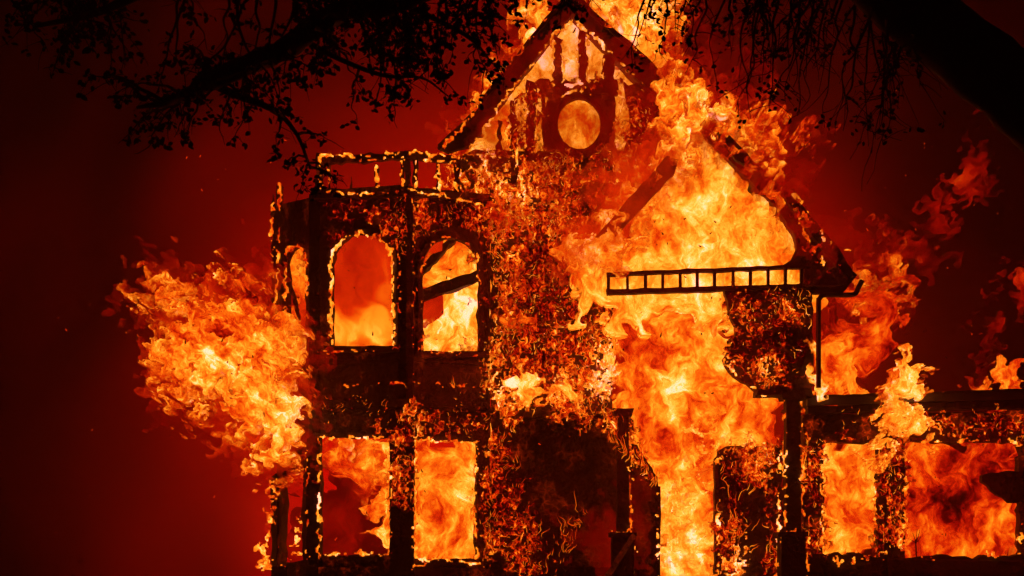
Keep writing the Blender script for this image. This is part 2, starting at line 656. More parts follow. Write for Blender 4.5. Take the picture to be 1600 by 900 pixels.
def licks(name, label, Y, region, n, length=(10, 26), width=(0.8, 1.8), up=0.9, out=0.12, heat=(0.95, 0.5), warp=W_MED,
          dens=0.0, drift=0.0, kind="stuff", cat="fire"):
    """many small curling flame tongues standing off a burning surface"""
    Yf = Y if callable(Y) else (lambda x, c=Y: x * 0 + c)
    xs = [p[0] for p in region]; ys = [p[1] for p in region]
    x = RNG.uniform(min(xs), max(xs), n * 6); y = RNG.uniform(min(ys), max(ys), n * 6)
    ok = inside(x, y, region)
    if dens is not None:
        ok &= look(NZ_A, x + 333, y * 0.6 + 77) + 0.5 * look(NZ_B, x, y) > dens + RNG.normal(0, 0.4, len(x))
    x, y = x[ok][:n], y[ok][:n]
    n = len(x)
    K = 7
    ox, oy = random.random() * 2000, random.random() * 1000
    Ls = RNG.uniform(length[0], length[1], n) * RNG.lognormal(-0.25, 0.5, n)
    px, py = [x.copy()], [y.copy()]
    for k in range(K - 1):
        vx = look(warp[2], px[-1] + ox, py[-1] + oy) * 1.0 + drift
        vy = look(warp[3], px[-1] + ox, py[-1] + oy) * 1.0 - up
        l = np.sqrt(vx ** 2 + vy ** 2) + 1e-6
        st = Ls / (K - 1)
        px.append(px[-1] + vx / l * st); py.append(py[-1] + vy / l * st)
    px, py = np.array(px), np.array(py)                       # K,n
    tt = np.linspace(0, 1, K)[:, None]
    wpx = RNG.uniform(width[0], width[1], n)[None] * np.sin(np.pi * (0.12 + 0.88 * tt)) ** 0.8
    offs = RNG.uniform(0.01, out, n)[None] * (0.4 + 0.9 * tt)
    Yc = Yf(px) - offs - 0.02
    s = (DIST + Yc) / (DIST * KPX)
    cx, cz = (px - 800) * s, EYE + (HZ - py) * s
    tx = np.gradient(cx, axis=0); tz = np.gradient(cz, axis=0)
    l = np.sqrt(tx ** 2 + tz ** 2) + 1e-9
    nx_, nz_ = -tz / l, tx / l
    r = wpx * s * 0.9
    ring = []
    for a in (0, 2.094, 4.189):
        ring.append(np.stack([cx + nx_ * r * math.cos(a), Yc + r * math.sin(a), cz + nz_ * r * math.cos(a)], -1))
    co = np.stack(ring, 2)                                    # K,n,3,3
    co = co.transpose(1, 0, 2, 3).reshape(-1, 3)
    base = (np.arange(n) * K * 3)[:, None, None, None]
    kk = np.arange(K - 1)[None, :, None, None]
    jj = np.arange(3)[None, None, :, None]
    f = np.concatenate([base + kk * 3 + jj, base + kk * 3 + (jj + 1) % 3, base + (kk + 1) * 3 + (jj + 1) % 3, base + (kk + 1) * 3 + jj], 3).reshape(-1, 4)
    h0 = np.clip(RNG.normal(heat[0], 0.1, n), 0, 1)[None]; h1 = np.clip(RNG.normal(heat[1], 0.08, n), 0, 1)[None]
    hh = (h0 * (1 - tt ** 1.3) + h1 * tt ** 1.3)
    hh = np.repeat(hh.T[:, :, None], 3, 2).ravel()
    o = mesh_np(name, co, f, {"glow": hh}, F_LICK)
    link(o)
    tag(o, label, cat, kind=kind)
    FIRES.append(o)
    return o


def arc(cx, cy, rx, ry, a0, a1, n=14):
    return [(cx + rx * math.cos(math.radians(a0 + (a1 - a0) * i / n)), cy - ry * math.sin(math.radians(a0 + (a1 - a0) * i / n))) for i in range(n + 1)]


# ================================================================== SETTING
bm = bmesh.new()
for v in ((-400, -60, 0), (400, -60, 0), (400, 600, 0), (-400, 600, 0)):
    bm.verts.new(v)
bm.faces.new(bm.verts)
tag(obj_bm("ground", bm, M_GROUND), "dark dry ground around the burning house", "ground", kind="structure")


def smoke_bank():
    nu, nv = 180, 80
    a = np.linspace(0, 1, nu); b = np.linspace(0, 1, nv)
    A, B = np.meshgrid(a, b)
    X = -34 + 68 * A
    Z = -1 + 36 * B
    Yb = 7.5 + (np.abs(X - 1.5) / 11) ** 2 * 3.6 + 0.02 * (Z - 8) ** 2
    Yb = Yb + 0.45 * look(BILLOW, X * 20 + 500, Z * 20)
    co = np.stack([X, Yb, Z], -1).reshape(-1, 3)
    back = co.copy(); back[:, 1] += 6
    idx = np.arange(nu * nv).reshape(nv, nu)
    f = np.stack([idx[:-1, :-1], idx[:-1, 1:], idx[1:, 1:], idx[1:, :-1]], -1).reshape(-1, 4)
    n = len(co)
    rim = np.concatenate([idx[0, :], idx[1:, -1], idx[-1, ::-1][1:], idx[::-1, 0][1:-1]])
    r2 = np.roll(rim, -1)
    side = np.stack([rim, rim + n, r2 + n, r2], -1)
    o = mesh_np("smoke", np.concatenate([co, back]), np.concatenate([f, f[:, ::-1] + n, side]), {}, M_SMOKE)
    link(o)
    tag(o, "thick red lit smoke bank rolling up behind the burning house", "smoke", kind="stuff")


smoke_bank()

# ================================================================== THE HOUSE
house = empty("burning_house", (1.5, 0, 0))
tag(house, "charred two storey house with arched corner bay, gables and porch, engulfed in fire", "house")


def part(name, o_parent=house, **kw):
    return dict(name=name, parent=o_parent, **kw)


# --- bay plan
BAY = {"A": (432, 1.43), "B": (491, -0.05), "C": (640, -0.73), "D": (766, 0.0)}


def face_y(p, q):
    (x0, y0), (x1, y1) = BAY[p], BAY[q]
    return lambda x: y0 + (y1 - y0) * (x - x0) / (x1 - x0)


Y_L, Y_M, Y_R = face_y("A", "B"), face_y("B", "C"), face_y("C", "D")


def Y_F(x):
    return -0.0022 * (x - 766)


def Y_G(x):
    return -0.0022 * (x - 766) - 0.9


def arch_hole(x0, x1, top, sill, spring):
    c = (x0 + x1) / 2
    return [(x0, sill)] + arc(c, spring, (x1 - x0) / 2, spring - top, 180, 0, 16) + [(x1, sill)]


# each face of the bay: wall with a square ground opening and an arched upper opening
wl = slab("bay_wall", [(432, 900), (432, 330), (440, 318), (491, 306), (491, 900)], Y_L, (0.10, 0.12, 0), M_CHAR, house,
          holes=[[(440, 742), (440, 880), (472, 876), (472, 735)], arch_hole(446, 479, 384, 551, 420)], jag=1.2)
wm = slab("bay_wall", [(491, 900), (491, 304), (640, 300), (640, 900)], Y_M, (0.05, 0.2, 0), M_CHAR, house,
          holes=[[(498, 684), (498, 868), (608, 866), (609, 683)], arch_hole(517, 614, 364, 541, 412)], jag=1.0)
wr = slab("bay_wall", [(640, 900), (640, 300), (766, 312), (766, 900)], Y_R, (-0.05, 0.2, 0), M_CHAR, house,
          holes=[[(648, 686), (648, 872), (744, 876), (746, 690)], arch_hole(660, 749, 371, 549, 415)], jag=1.0)
slab("bay_wall", [(432, 330), (425, 300), (424, 600), (432, 600)], 1.45, 0.2, M_CHAR, house, jag=1.5, jstep=9)

# arch trims and sills stand proud of the walls


def ring_strip(outer, inner):
    return outer + inner[::-1]


for wall, Yf, (x0, x1, top, sill, sp) in ((wl, Y_L, (446, 479, 384, 551, 420)), (wm, Y_M, (517, 614, 364, 541, 412)), (wr, Y_R, (660, 749, 371, 549, 415))):
    c = (x0 + x1) / 2; rx = (x1 - x0) / 2; ry = sp - top
    o1 = [(x0 - 7, sill)] + arc(c, sp, rx + 7, ry + 8, 180, 0, 18) + [(x1 + 7, sill)]
    i1 = [(x0 + 1, sill)] + arc(c, sp, rx - 1, ry - 1, 180, 0, 18) + [(x1 - 1, sill)]
    slab("arch_trim", ring_strip(o1, i1), lambda x, f=Yf: f(x) - 0.06, 0.09, M_CHAR, wall, jag=0.5, jstep=9)
    slab("window_sill", [(x0 - 11, sill), (x1 + 11, sill + (1 if wall is wm else 2)), (x1 + 11, sill + 9), (x0 - 11, sill + 9)],
         lambda x, f=Yf: f(x) - 0.14, 0.2, M_CHAR, wall, jag=0.8)
for wall, Yf, (x0, x1, t, s) in ((wm, Y_M, (498, 608, 684, 868)), (wr, Y_R, (648, 745, 688, 874))):
    slab("window_sill", [(x0 - 8, s), (x1 + 4, s), (x1 + 4, s + 9), (x0 - 8, s + 9)], lambda x, f=Yf: f(x) - 0.12, 0.16, M_CHAR, wall)
    slab("window_head", [(x0 - 6, t - 9), (x1 + 6, t - 9), (x1 + 6, t), (x0 - 6, t)], lambda x, f=Yf: f(x) - 0.07, 0.1, M_CHAR, wall)
# mouldings running round the bay
for nm, y0, y1, pr in (("cornice", 624, 634, 0.16), ("cornice", 634, 640, 0.09), ("bay_base", 884, 905, 0.12), ("eave_moulding", 297, 307, 0.2), ("apron_rail", 560, 565, 0.05)):
    for p, q, f in (("B", "C", Y_M), ("C", "D", Y_R)):
        xa, xb = BAY[p][0], BAY[q][0]
        slab(nm, [(xa, y0 + 3 * (xa == 491)), (xb, y0 + 5 * (xb == 766)), (xb, y1 + 5 * (xb == 766)), (xa, y1 + 3 * (xa == 491))], lambda x, f=f, pr=pr: f(x) - pr, 0.14, M_CHAR, house, jag=0.8)
# corner posts
for px, Yc, w, t, b, nm in ((491, -0.1, 16, 303, 900, 0), (634, -0.78, 24, 300, 900, 0), (640, -0.86, 10, 300, 640, 0), (436, 1.36, 9, 288, 600, 0), (757, -0.08, 10, 380, 620, 0)):
    slab("corner_post", [(px - w / 2, b), (px - w / 2, t), (px + w / 2, t), (px + w / 2, b)], Yc, 0.2, M_DARK if w > 12 else M_CHAR, house, jag=0.7)
slab("corner_post", [(479, 900), (479, 686), (500, 686), (500, 900)], -0.2, 0.2, M_DARK, house, jag=0.8)
slab("corner_post", [(609, 900), (609, 640), (647, 640), (647, 900)], -0.9, 0.22, M_DARK, house, jag=0.8)
slab("corner_post", [(424, 900), (424, 745), (432, 740), (432, 900)], 1.3, 0.15, M_DARK, house, jag=0.8)
# upper floor deck inside the bay and behind the front wall
slab("floor_deck", [(440, 640), (960, 640), (960, 652), (440, 652)], 1.6, 3.5, M_DARK, house, jag=0)
# small balusters under the left upper window
for x in (450, 461, 470):
    slab("baluster", [(x - 2, 606), (x - 2, 562), (x + 2, 561), (x + 2, 606)], Y_L(x) - 0.06, 0.06, M_CHAR, house, jag=0.6, jstep=8)

# --- roof railing over the bay
rail = slab("roof_railing", [(500, 243), (560, 242), (638, 236), (638, 247), (560, 253), (500, 255)], lambda x: Y_M(x) - 0.05, 0.12, M_CHAR, house, jag=1.2, jstep=8)
slab("top_rail", [(638, 236), (720, 244), (720, 255), (638, 247)], lambda x: Y_R(x) - 0.05, 0.12, M_CHAR, rail, jag=1.2, jstep=8)
slab("bottom_rail", [(491, 296), (638, 289), (638, 301), (491, 309)], lambda x: Y_M(x) - 0.12, 0.2, M_CHAR, rail, jag=1)
slab("bottom_rail", [(638, 289), (720, 302), (808, 326), (808, 337), (720, 314), (638, 301)], lambda x: Y_R(min(x, 766)) - 0.12, 0.2, M_CHAR, rail, jag=1)
for x, w, t, f in ((499, 12, 240, Y_M), (514, 4, 250, Y_M), (549, 3, 275, Y_M), (588, 5, 256, Y_M), (629, 5, 248, Y_M), (637, 9, 236, Y_M), (649, 8, 238, Y_R), (684, 6, 250, Y_R), (714, 10, 244, Y_R)):
    slab("rail_post", [(x - w / 2, 300), (x - w / 2 + 0.5, t), (x + w / 2, t), (x + w / 2, 300)], f(x) - 0.04, 0.1, M_CHAR, rail, jag=0.9, jstep=7)

# --- main front wall
slab("front_wall", [(766, 900), (766, 318), (716, 300), (716, 246), (740, 232), (800, 236), (862, 238), (945, 236), (1045, 240), (1010, 300), (958, 345), (956, 640), (960, 655), (812, 655), (812, 900)],
     lambda x: Y_F(x) + 0.12, 0.25, M_BURN, house, jag=1.5)
slab("porch_back_wall", [(806, 640), (1035, 640), (1035, 905), (806, 905)], lambda x: Y_F(x) + 0.9, 0.2, M_CHAR, house, jag=0)
slab("porch_lintel", [(806, 643), (972, 640), (972, 650), (806, 652)], lambda x: Y_F(x) - 0.02, 0.3, M_CHAR, house)
slab("corner_board", [(950, 640), (950, 450), (957, 450), (957, 640)], lambda x: Y_F(x) - 0.03, 0.1, M_CHAR, house, jag=0.7)

# --- main gable: studs, rails, round window, verge boards
Yg = -0.3
gable = slab("gable_window_panel", [(858, 150), (905, 138), (950, 150), (962, 236), (850, 236), (846, 190)], Yg, 0.15, M_BURN, house,
             holes=[arc(905, 193, 34, 40, 0, 349, 28)], jag=1.2, hjag=0.4)
slab("round_window_frame", arc(905, 193, 47, 54, 0, 360, 40)[:-1], Yg - 0.06, 0.09, M_CHAR, gable, holes=[arc(905, 193, 40, 46, 0, 351, 36)], jag=0.5, jstep=40)
slab("round_window_frame", arc(905, 193, 40, 46, 0, 360, 40)[:-1], Yg - 0.03, 0.09, M_CHAR, gable, holes=[arc(905, 193, 33.5, 39.5, 0, 351, 36)], jag=0.3, jstep=40)
for x0, x1, t, b in ((865, 878, 58, 140), (904, 917, 40, 140), (943, 961, 84, 236), (823, 836, 128, 250), (797, 808, 156, 285), (777, 783, 190, 262), (846, 852, 130, 200), (992, 1000, 130, 236)):
    slab("gable_stud", [(x0, b), (x0, t), (x1, t), (x1, b)], Yg + 0.02, 0.12, M_BURN, house, jag=1.6, jstep=7)
slab("gable_rail", [(826, 138), (838, 124), (964, 124), (966, 148), (900, 142), (830, 152)], Yg - 0.02, 0.1, M_BURN, house, jag=1.8, jstep=8)
slab("gable_panel", [(975, 130), (1005, 128), (1062, 190), (1040, 245), (975, 240), (985, 180)], Yg, 0.15, M_BURN, house, jag=2.5, jstep=9)
slab("verge_board", [(683, 230), (737, 180), (763, 143), (807, 88), (860, 22), (895, -18), (897, 18), (867, 50), (837, 90), (790, 147), (760, 193), (735, 228), (700, 237)], -0.9, 0.14, M_DARK, house, jag=0.8)
slab("verge_board", [(895, -18), (927, 22), (973, 60), (1020, 103), (1047, 137), (1068, 160), (1050, 172), (1040, 165), (1000, 127), (947, 73), (900, 32)], -0.9, 0.14, M_DARK, house, jag=0.8)
slab("verge_moulding", [(683, 227), (737, 176), (763, 139), (807, 84), (860, 18), (895, -22), (895, -14), (861, 26), (809, 92), (765, 147), (739, 184), (687, 233)], -0.97, 0.12, M_CHAR, house, jag=0.6)
slab("verge_moulding", [(895, -22), (928, 18), (975, 56), (1022, 99), (1050, 133), (1048, 139), (1020, 106), (972, 64), (926, 26), (895, -14)], -0.97, 0.12, M_CHAR, house, jag=0.6)
# what is left of the roof boards behind the verge
slab("roof_slope", [(735, 190), (893, -6), (893, 2), (742, 194)], -0.7, 3.0, M_DARK, house, jag=0.5)
slab("roof_slope", [(893, -6), (1120, 214), (1112, 216), (893, 2)], -0.7, 3.0, M_DARK, house, jag=0.5)

# --- lower porch gable
gwall = slab("porch_gable_frame", [(1090, 196), (1135, 215), (1180, 258), (1215, 285), (1258, 326), (1312, 390), (1336, 432), (1318, 458), (1262, 458), (1255, 418), (1222, 415), (1238, 407), (1245, 388), (1240, 363), (1213, 323), (1163, 273), (1110, 222)],
             lambda x: Y_G(x) + 0.05, 0.3, M_CHAR, house, jag=1.0, jstep=10)
slab("verge_board", [(1060, 250), (1053, 272), (993, 336), (938, 392), (922, 380), (970, 323), (1043, 243)], lambda x: Y_G(x) - 0.25, 0.13, M_DARK, house, jag=0.8)
slab("verge_board", [(1120, 205), (1135, 206), (1178, 252), (1172, 262), (1150, 250)], lambda x: Y_G(x) - 0.25, 0.13, M_DARK, house, jag=0.8)
slab("verge_board", [(1218, 296), (1228, 300), (1300, 380), (1335, 425), (1322, 432), (1280, 385)], lambda x: Y_G(x) - 0.2, 0.13, M_DARK, house, jag=1.2, jstep=9)
slab("roof_slope", [(1085, 196), (1340, 430), (1334, 436), (1085, 204)], lambda x: Y_G(x) + 0.4, 2.0, M_DARK, house, jag=0.5)
slab("eave_return", [(1256, 420), (1318, 418), (1330, 428), (1322, 446), (1256, 446)], lambda x: Y_G(x) - 0.1, 0.4, M_CHAR, house, jag=1)
# transom lights: rails and mullions
tr = slab("transom_frame", [(948, 425), (1256, 413), (1256, 419), (948, 431)], lambda x: Y_G(x) - 0.02, 0.14, M_DARK, house, jag=0.5)
slab("transom_sill", [(948, 452), (1256, 443), (1256, 450), (948, 460)], lambda x: Y_G(x) - 0.04, 0.16, M_DARK, tr, jag=0.5)
for x in (951, 981, 1009, 1036, 1063, 1090, 1117, 1146, 1173, 1201, 1228, 1253):
    yt = 431 - (x - 948) * 0.039
    slab("mullion", [(x - 2.2, yt - 1), (x + 2.2, yt - 1), (x + 2.2, yt + 25), (x - 2.2, yt + 25)], Y_G(x), 0.1, M_DARK, tr, jag=0.3)
slab("porch_beam", [(893, 432), (950, 430), (950, 456), (905, 458), (898, 445)], lambda x: Y_F(x) - 0.5, 0.2, M_CHAR, house, jag=1.5, jstep=8)
# burning wall over the porch column with its curved bracket
slab("porch_spandrel", [(1132, 450), (1268, 446), (1272, 600), (1262, 616), (1228, 614), (1184, 614), (1160, 595), (1138, 580), (1132, 560), (1150, 520), (1140, 490)],
     lambda x: Y_G(x) + 0.03, 0.2, M_CHAR, house, jag=1.0, jstep=9)
slab("porch_soffit", [(1184, 608), (1268, 606), (1272, 618), (1184, 617)], lambda x: Y_G(x) - 0.1, 0.5, M_DARK, house, jag=0.6)


def column(px, t, b, w, Yc, tp):
    """square porch column on a pedestal: shaft, capital, pedestal and its cap"""
    c = slab("porch_column", [(px - w / 2, b), (px - w / 2 + 1, t), (px + w / 2 - 1, t), (px + w / 2, b)], Yc, w * mpp(Yc), M_DARK, house, jag=0.4)
    slab("capital", [(px - w * .7, t + 8), (px - w * .85, t - 4), (px + w * .85, t - 4), (px + w * .7, t + 8)], Yc - 0.06, w * mpp(Yc) + .12, M_DARK, c, jag=0.4)
    slab("pedestal_cap", [(px - tp * .62, b + 7), (px - tp * .62, b), (px + tp * .62, b), (px + tp * .62, b + 7)], Yc - 0.14, w * mpp(Yc) + .28, M_DARK, c, jag=0.5)
    slab("pedestal", [(px - tp / 2, 1000), (px - tp / 2, b + 7), (px + tp / 2, b + 7), (px + tp / 2, 1000)], Yc - 0.08, w * mpp(Yc) + .16, M_DARK, c, jag=0.4)
    return c


column(1240, 616, 831, 24, Y_G(1240) - 0.05, 38)
column(974, 642, 832, 19, Y_G(974) + 0.35, 34)
# door surround and wall panels in the porch
slab("door_wall", [(988, 690), (1028, 745), (1030, 905), (988, 905)], lambda x: Y_F(x) + 0.2, 0.15, M_CHAR, house, jag=1.5, jstep=9)
slab("door_jamb", [(1026, 905), (1026, 760), (1032, 760), (1032, 905)], lambda x: Y_F(x) + 0.1, 0.2, M_CHAR, house, jag=0.6)
slab("door_wall", [(1120, 905), (1121, 705), (1135, 698), (1222, 696), (1226, 905)], lambda x: Y_F(x) + 0.1, 0.15, M_CHAR, house, jag=1.2, jstep=9)
slab("door_jamb", [(1117, 905), (1117, 715), (1123, 710), (1123, 905)], lambda x: Y_F(x) - 0.02, 0.2, M_CHAR, house, jag=0.6)

# stair rail
sr = beam("stair_rail", P(990, 838, -1.5), P(945, 905, -2.6), 0.09, 0.1, M_CHAR, house)
for i in range(5):
    t = 0.1 + i * 0.2
    a = P(990, 838, -1.5).lerp(P(945, 905, -2.6), t)
    beam("baluster", a, a + Vector((0, 0, -0.75)), 0.035, 0.035, M_CHAR, sr, wob=0.003)

# --- right hand porch


def Y_P(x):
    return Y_F(x) - 0.35


slab("porch_fascia", [(1262, 636), (1600, 618), (1900, 616), (1900, 634), (1400, 640), (1262, 646)], lambda x: Y_P(x) - 0.35, 0.3, M_DARK, house, jag=0.8)
slab("gutter", [(1262, 622), (1900, 602), (1900, 612), (1262, 634)], lambda x: Y_P(x) - 0.45, 0.14, M_METAL, house, jag=0.5)
slab("porch_lintel", [(1255, 646), (1900, 638), (1900, 694), (1430, 690), (1380, 694), (1255, 690)], Y_P, 0.25, M_BURN, house, jag=1.6)
slab("porch_roof", [(1262, 618), (1900, 598), (1900, 602), (1262, 622)], lambda x: Y_P(x) - 0.45, 2.6, M_DARK, house, jag=0.4)
for x0, x1, nm in ((1254, 1286, "porch_pier"), (1372, 1390, "porch_post"), (1394, 1414, "porch_post"), (1594, 1640, "porch_pier")):
    slab(nm, [(x0, 905), (x0, 688), (x1, 688), (x1, 905)], lambda x: Y_P(x) + 0.03, 0.22, M_BURN if nm == "porch_pier" else M_CHAR, house, jag=1.6, jstep=9)
slab("porch_end_wall", [(1641, 905), (1641, 692), (1900, 692), (1900, 905)], lambda x: Y_P(x) + 0.05, 0.2, M_BURN, house, jag=1.2)
slab("pipe_post", [(1388, 900), (1387, 665), (1393, 665), (1394, 900)], Y_P(1390) - 0.12, 0.06, M_DARK, house, jag=0.3)
slab("porch_parapet", [(1262, 905), (1262, 866), (1330, 864), (1372, 870), (1420, 872), (1470, 866), (1500, 872), (1590, 868), (1900, 870), (1900, 905)], Y_P, 0.3, M_DARK, house, jag=1.5, jstep=9)
slab("torn_awning", [(1900, 738), (1600, 738), (1570, 735), (1535, 742), (1533, 752), (1552, 770), (1580, 784), (1600, 785), (1900, 780)], Y_P(1590) - 0.1, 0.15, M_DARK, house, jag=1.4, jstep=9)
bm = bmesh.new()
pp = smooth_path([(1279, 606), (1279, 480), (1281, 466), (1290, 461), (1322, 461), (1336, 459), (1342, 448), (1347, 438)], 5)
add_tube(bm, [P(x, y, Y_G(1300) - 0.3) for x, y in pp], [0.045] * len(pp), 8)
obj_bm("drainpipe", bm, M_METAL, house)
slab("foundation", [(424, 1010), (424, 886), (960, 886), (960, 900), (1120, 902), (1226, 902), (1900, 896), (1900, 1010)], lambda x: max(Y_F(x), -1.9) + 0.3, 4.0, M_DARK, house, jag=0)

# charred timbers fallen across the inside of the right arched opening
for a, b, w, lab in (((640, 470), (745, 432), 17, "thick charred timber fallen slantwise across the right arched bay opening"),
                     ((650, 432), (708, 374), 11, "thin charred rafter leaning up at the top of the right arched bay opening")):
    o = beam("fallen_beam", P(*a, 0.9), P(*b, 1.5), w * mpp(1), 0.18, M_BURN, None, wob=0.012, segs=10)
    tag(o, lab, "beam")
o = beam("fallen_beam", P(447, 425, 2.2), P(470, 500, 2.4), 0.09, 0.12, M_BURN, None, wob=0.012, segs=8)
tag(o, "slim charred rafter leaning inside the narrow arched bay opening beside the left corner", "beam")

# ================================================================== FIRE
# -- great plume blown out of the bay to the left
fire("flame_plume", "huge orange flame plume blown sideways out of the corner bay into the dark", -0.6,
     polys=[[(246, 414), (278, 428), (300, 448), (330, 432), (352, 428), (372, 444), (404, 446), (416, 470), (440, 486), (470, 500), (484, 540), (474, 600), (478, 660), (474, 742), (448, 740), (410, 718), (374, 694), (345, 668), (312, 648), (284, 628), (276, 652), (266, 640), (262, 606), (246, 612), (242, 566), (252, 524), (250, 484), (222, 472), (216, 464), (240, 456)]],
     base=0.62, blobs=[(345, 560, 60, 0.80), (455, 660, 45, 0.84), (300, 450, 50, 0.52), (380, 470, 50, 0.52), (255, 580, 30, 0.58), (430, 560, 40, 0.58), (336, 466, 13, 0.2), (350, 524, 11, 0.26), (395, 466, 14, 0.3), (300, 520, 14, 0.45)],
     lamps=[(330, 590, 2.2, 60), (340, 560, -2.2, 25)],
     thick=0.9, mat=F_TURB, warp=W_MED, amp=1.3, edgew=46, tear=0.34, ang=math.radians(-48), stretch=2.2, halo=0.30, grow=12, swirl=0.25)
fire("flame_wisp", "small red flame wisp floating above the sideways plume", -0.2, polys=[[(382, 366), (398, 380), (412, 388), (410, 420), (396, 424), (384, 398), (378, 384)]], base=0.28, thick=0.4, mat=F_HALO, warp=W_MED, amp=1.2, edgew=36, tear=0.35, grow=12)
# -- bay openings
fire("room_fire", "dull orange glow and low flames filling the middle arched bay opening", 1.5, polys=[[(484, 340), (656, 340), (656, 590), (484, 590)]],
     base=0.34, blobs=[(560, 535, 26, 0.74), (595, 500, 26, 0.68), (520, 530, 24, 0.76), (610, 450, 22, 0.55), (600, 535, 26, 0.82), (545, 400, 50, 0.36)], thick=0.8, mat=F_DULL, amp=1.0, edgew=12, stretch=1.3)
fire("room_fire", "bright yellow blaze behind fallen timbers in the right arched bay opening", 2.1, polys=[[(630, 340), (800, 340), (800, 600), (630, 600)]],
     base=0.66, blobs=[(715, 480, 34, 0.98), (690, 530, 40, 0.95), (735, 520, 30, 0.95), (700, 395, 34, 0.56), (665, 430, 24, 0.56), (735, 400, 24, 0.70)], lamps=[(580, 390, 4.0, 150)], thick=0.9, mat=F_SOFT, amp=1.0, edgew=12)
fire("room_fire", "orange glow with flames at the foot in the narrow arched bay opening", 3.0, polys=[[(458, 388), (500, 384), (500, 560), (458, 556)]],
     base=0.54, blobs=[(462, 530, 30, 0.8), (462, 410, 26, 0.58)], thick=0.6, mat=F_SOFT, amp=1.0, edgew=12)
fire("room_fire", "rolling orange ceiling fire over a dark red lower half in the left ground opening", 1.4, polys=[[(485, 665), (625, 665), (625, 770), (600, 766), (560, 772), (520, 762), (485, 766)]],
     base=0.55, blobs=[(555, 695, 50, 0.62), (530, 750, 40, 0.40), (600, 740, 24, 0.5)], thick=0.9, mat=F_SOFT, amp=1.1, edgew=40, tear=0.2, stretch=1.0)
fire("room_fire", "thin flame column climbing the right jamb of the left ground opening", 0.9, polys=[[(586, 880), (578, 800), (588, 720), (596, 690), (622, 690), (622, 880)]],
     base=0.55, blobs=[(602, 700, 30, 0.8), (606, 830, 24, 0.62)], thick=0.4, mat=F_TURB, warp=W_MED, amp=1.0, edgew=12, tear=0.4)
fire("room_fire", "deep red smoky glow in the lower half of the left ground opening", 2.4, polys=[[(480, 740), (625, 740), (625, 890), (480, 890)]], base=0.185, thick=0.9, mat=F_DULL, amp=1.0, edgew=10)  # smoke lit by the fire, its red painted as a dull glow of its own
fire("room_fire", "smooth orange fire filling the ground opening next to the dark porch", 1.5, polys=[[(630, 670), (775, 670), (775, 895), (630, 895)]],
     base=0.60, blobs=[(690, 800, 36, 0.50), (690, 850, 40, 0.70), (735, 790, 26, 0.85), (670, 720, 40, 0.60)], lamps=[(430, 815, 4.2, 720)], thick=0.9, mat=F_SOFT, amp=1.0, edgew=12)  # lamp added well away from this flame, to brighten the low smoke
# -- gable
fire("gable_fire", "yellow fire behind the gable studs and round window", 0.5, polys=[[(893, 0), (1040, 130), (1075, 210), (1030, 260), (760, 275), (720, 240), (790, 130)]],
     base=0.70, blobs=[(905, 193, 40, 0.68), (880, 110, 40, 0.80), (760, 210, 40, 0.55), (990, 180, 30, 0.72)], lamps=[(890, 190, 4.0, 110)], thick=0.5, mat=F_SOFT, amp=0.8, edgew=12)
fire("roof_flame", "flames streaming up along the left slope of the main gable roof", 1.2, polys=[[(700, 225), (690, 215), (735, 172), (768, 120), (792, 84), (800, 40), (818, 0), (826, -60), (905, -60), (880, -10), (850, 30), (800, 100), (750, 170)]],
     base=0.58, blobs=[(830, 20, 50, 0.66), (715, 212, 30, 0.4), (800, 70, 30, 0.52)], lamps=[(760, 90, 3.6, 100)], thick=0.6, mat=F_TURB, warp=W_MED, amp=1.3, edgew=30, tear=0.35, grow=8, halo=0.3, ang=math.radians(40))
fire("roof_flame", "tall yellow flames rising behind the right slope of the main gable", 1.2, polys=[[(900, -60), (1030, -60), (1048, 0), (1052, 60), (1062, 110), (1075, 160), (1040, 150), (990, 90), (930, 30)]],
     base=0.68, blobs=[(990, 50, 34, 0.82), (1045, 60, 24, 0.5), (950, 5, 30, 0.72)], lamps=[(1010, 30, 3.6, 90)], thick=0.7, mat=F_TURB, warp=W_MED, amp=1.3, edgew=34, tear=0.3, grow=10, halo=0.34, ang=math.radians(-30))
fire("roof_flame", "flames leaping off the valley between the two gables into the smoke", -1.7, polys=[[(990, 270), (1020, 230), (1050, 175), (1062, 130), (1078, 96), (1096, 140), (1120, 138), (1146, 150), (1166, 196), (1190, 176), (1206, 206), (1240, 212), (1266, 206), (1262, 220), (1220, 226), (1180, 240), (1160, 248), (1140, 225), (1100, 215), (1070, 240), (1030, 275)]],
     base=0.58, blobs=[(1100, 180, 45, 0.74), (1060, 220, 36, 0.74), (1240, 215, 40, 0.46), (1030, 200, 30, 0.5)], lamps=[(1150, 170, 2.5, 60)], thick=0.9, mat=F_TURB, warp=W_MED, amp=1.3, edgew=30, tear=0.35, grow=8, halo=0.3, ang=math.radians(20))
fire("roof_flame", "flames wrapping the burnt end of the main gable verge", -1.9, polys=[[(1022, 122), (1046, 112), (1078, 140), (1096, 196), (1060, 214), (1040, 190), (1026, 160)]], base=0.5, blobs=[(1060, 170, 22, 0.62)], thick=0.4, mat=F_TURB, warp=W_MED, amp=1.2, edgew=26, tear=0.35, grow=6, ang=math.radians(30))
fire("sky_glow_flame", "faint red burning gas drifting above the roof valley", 3.0, polys=[[(1060, 60), (1120, 20), (1180, 60), (1200, 160), (1150, 190), (1080, 150)]], base=0.17, thick=1.0, mat=F_DULL, amp=1.2, edgew=45, tear=0.2)
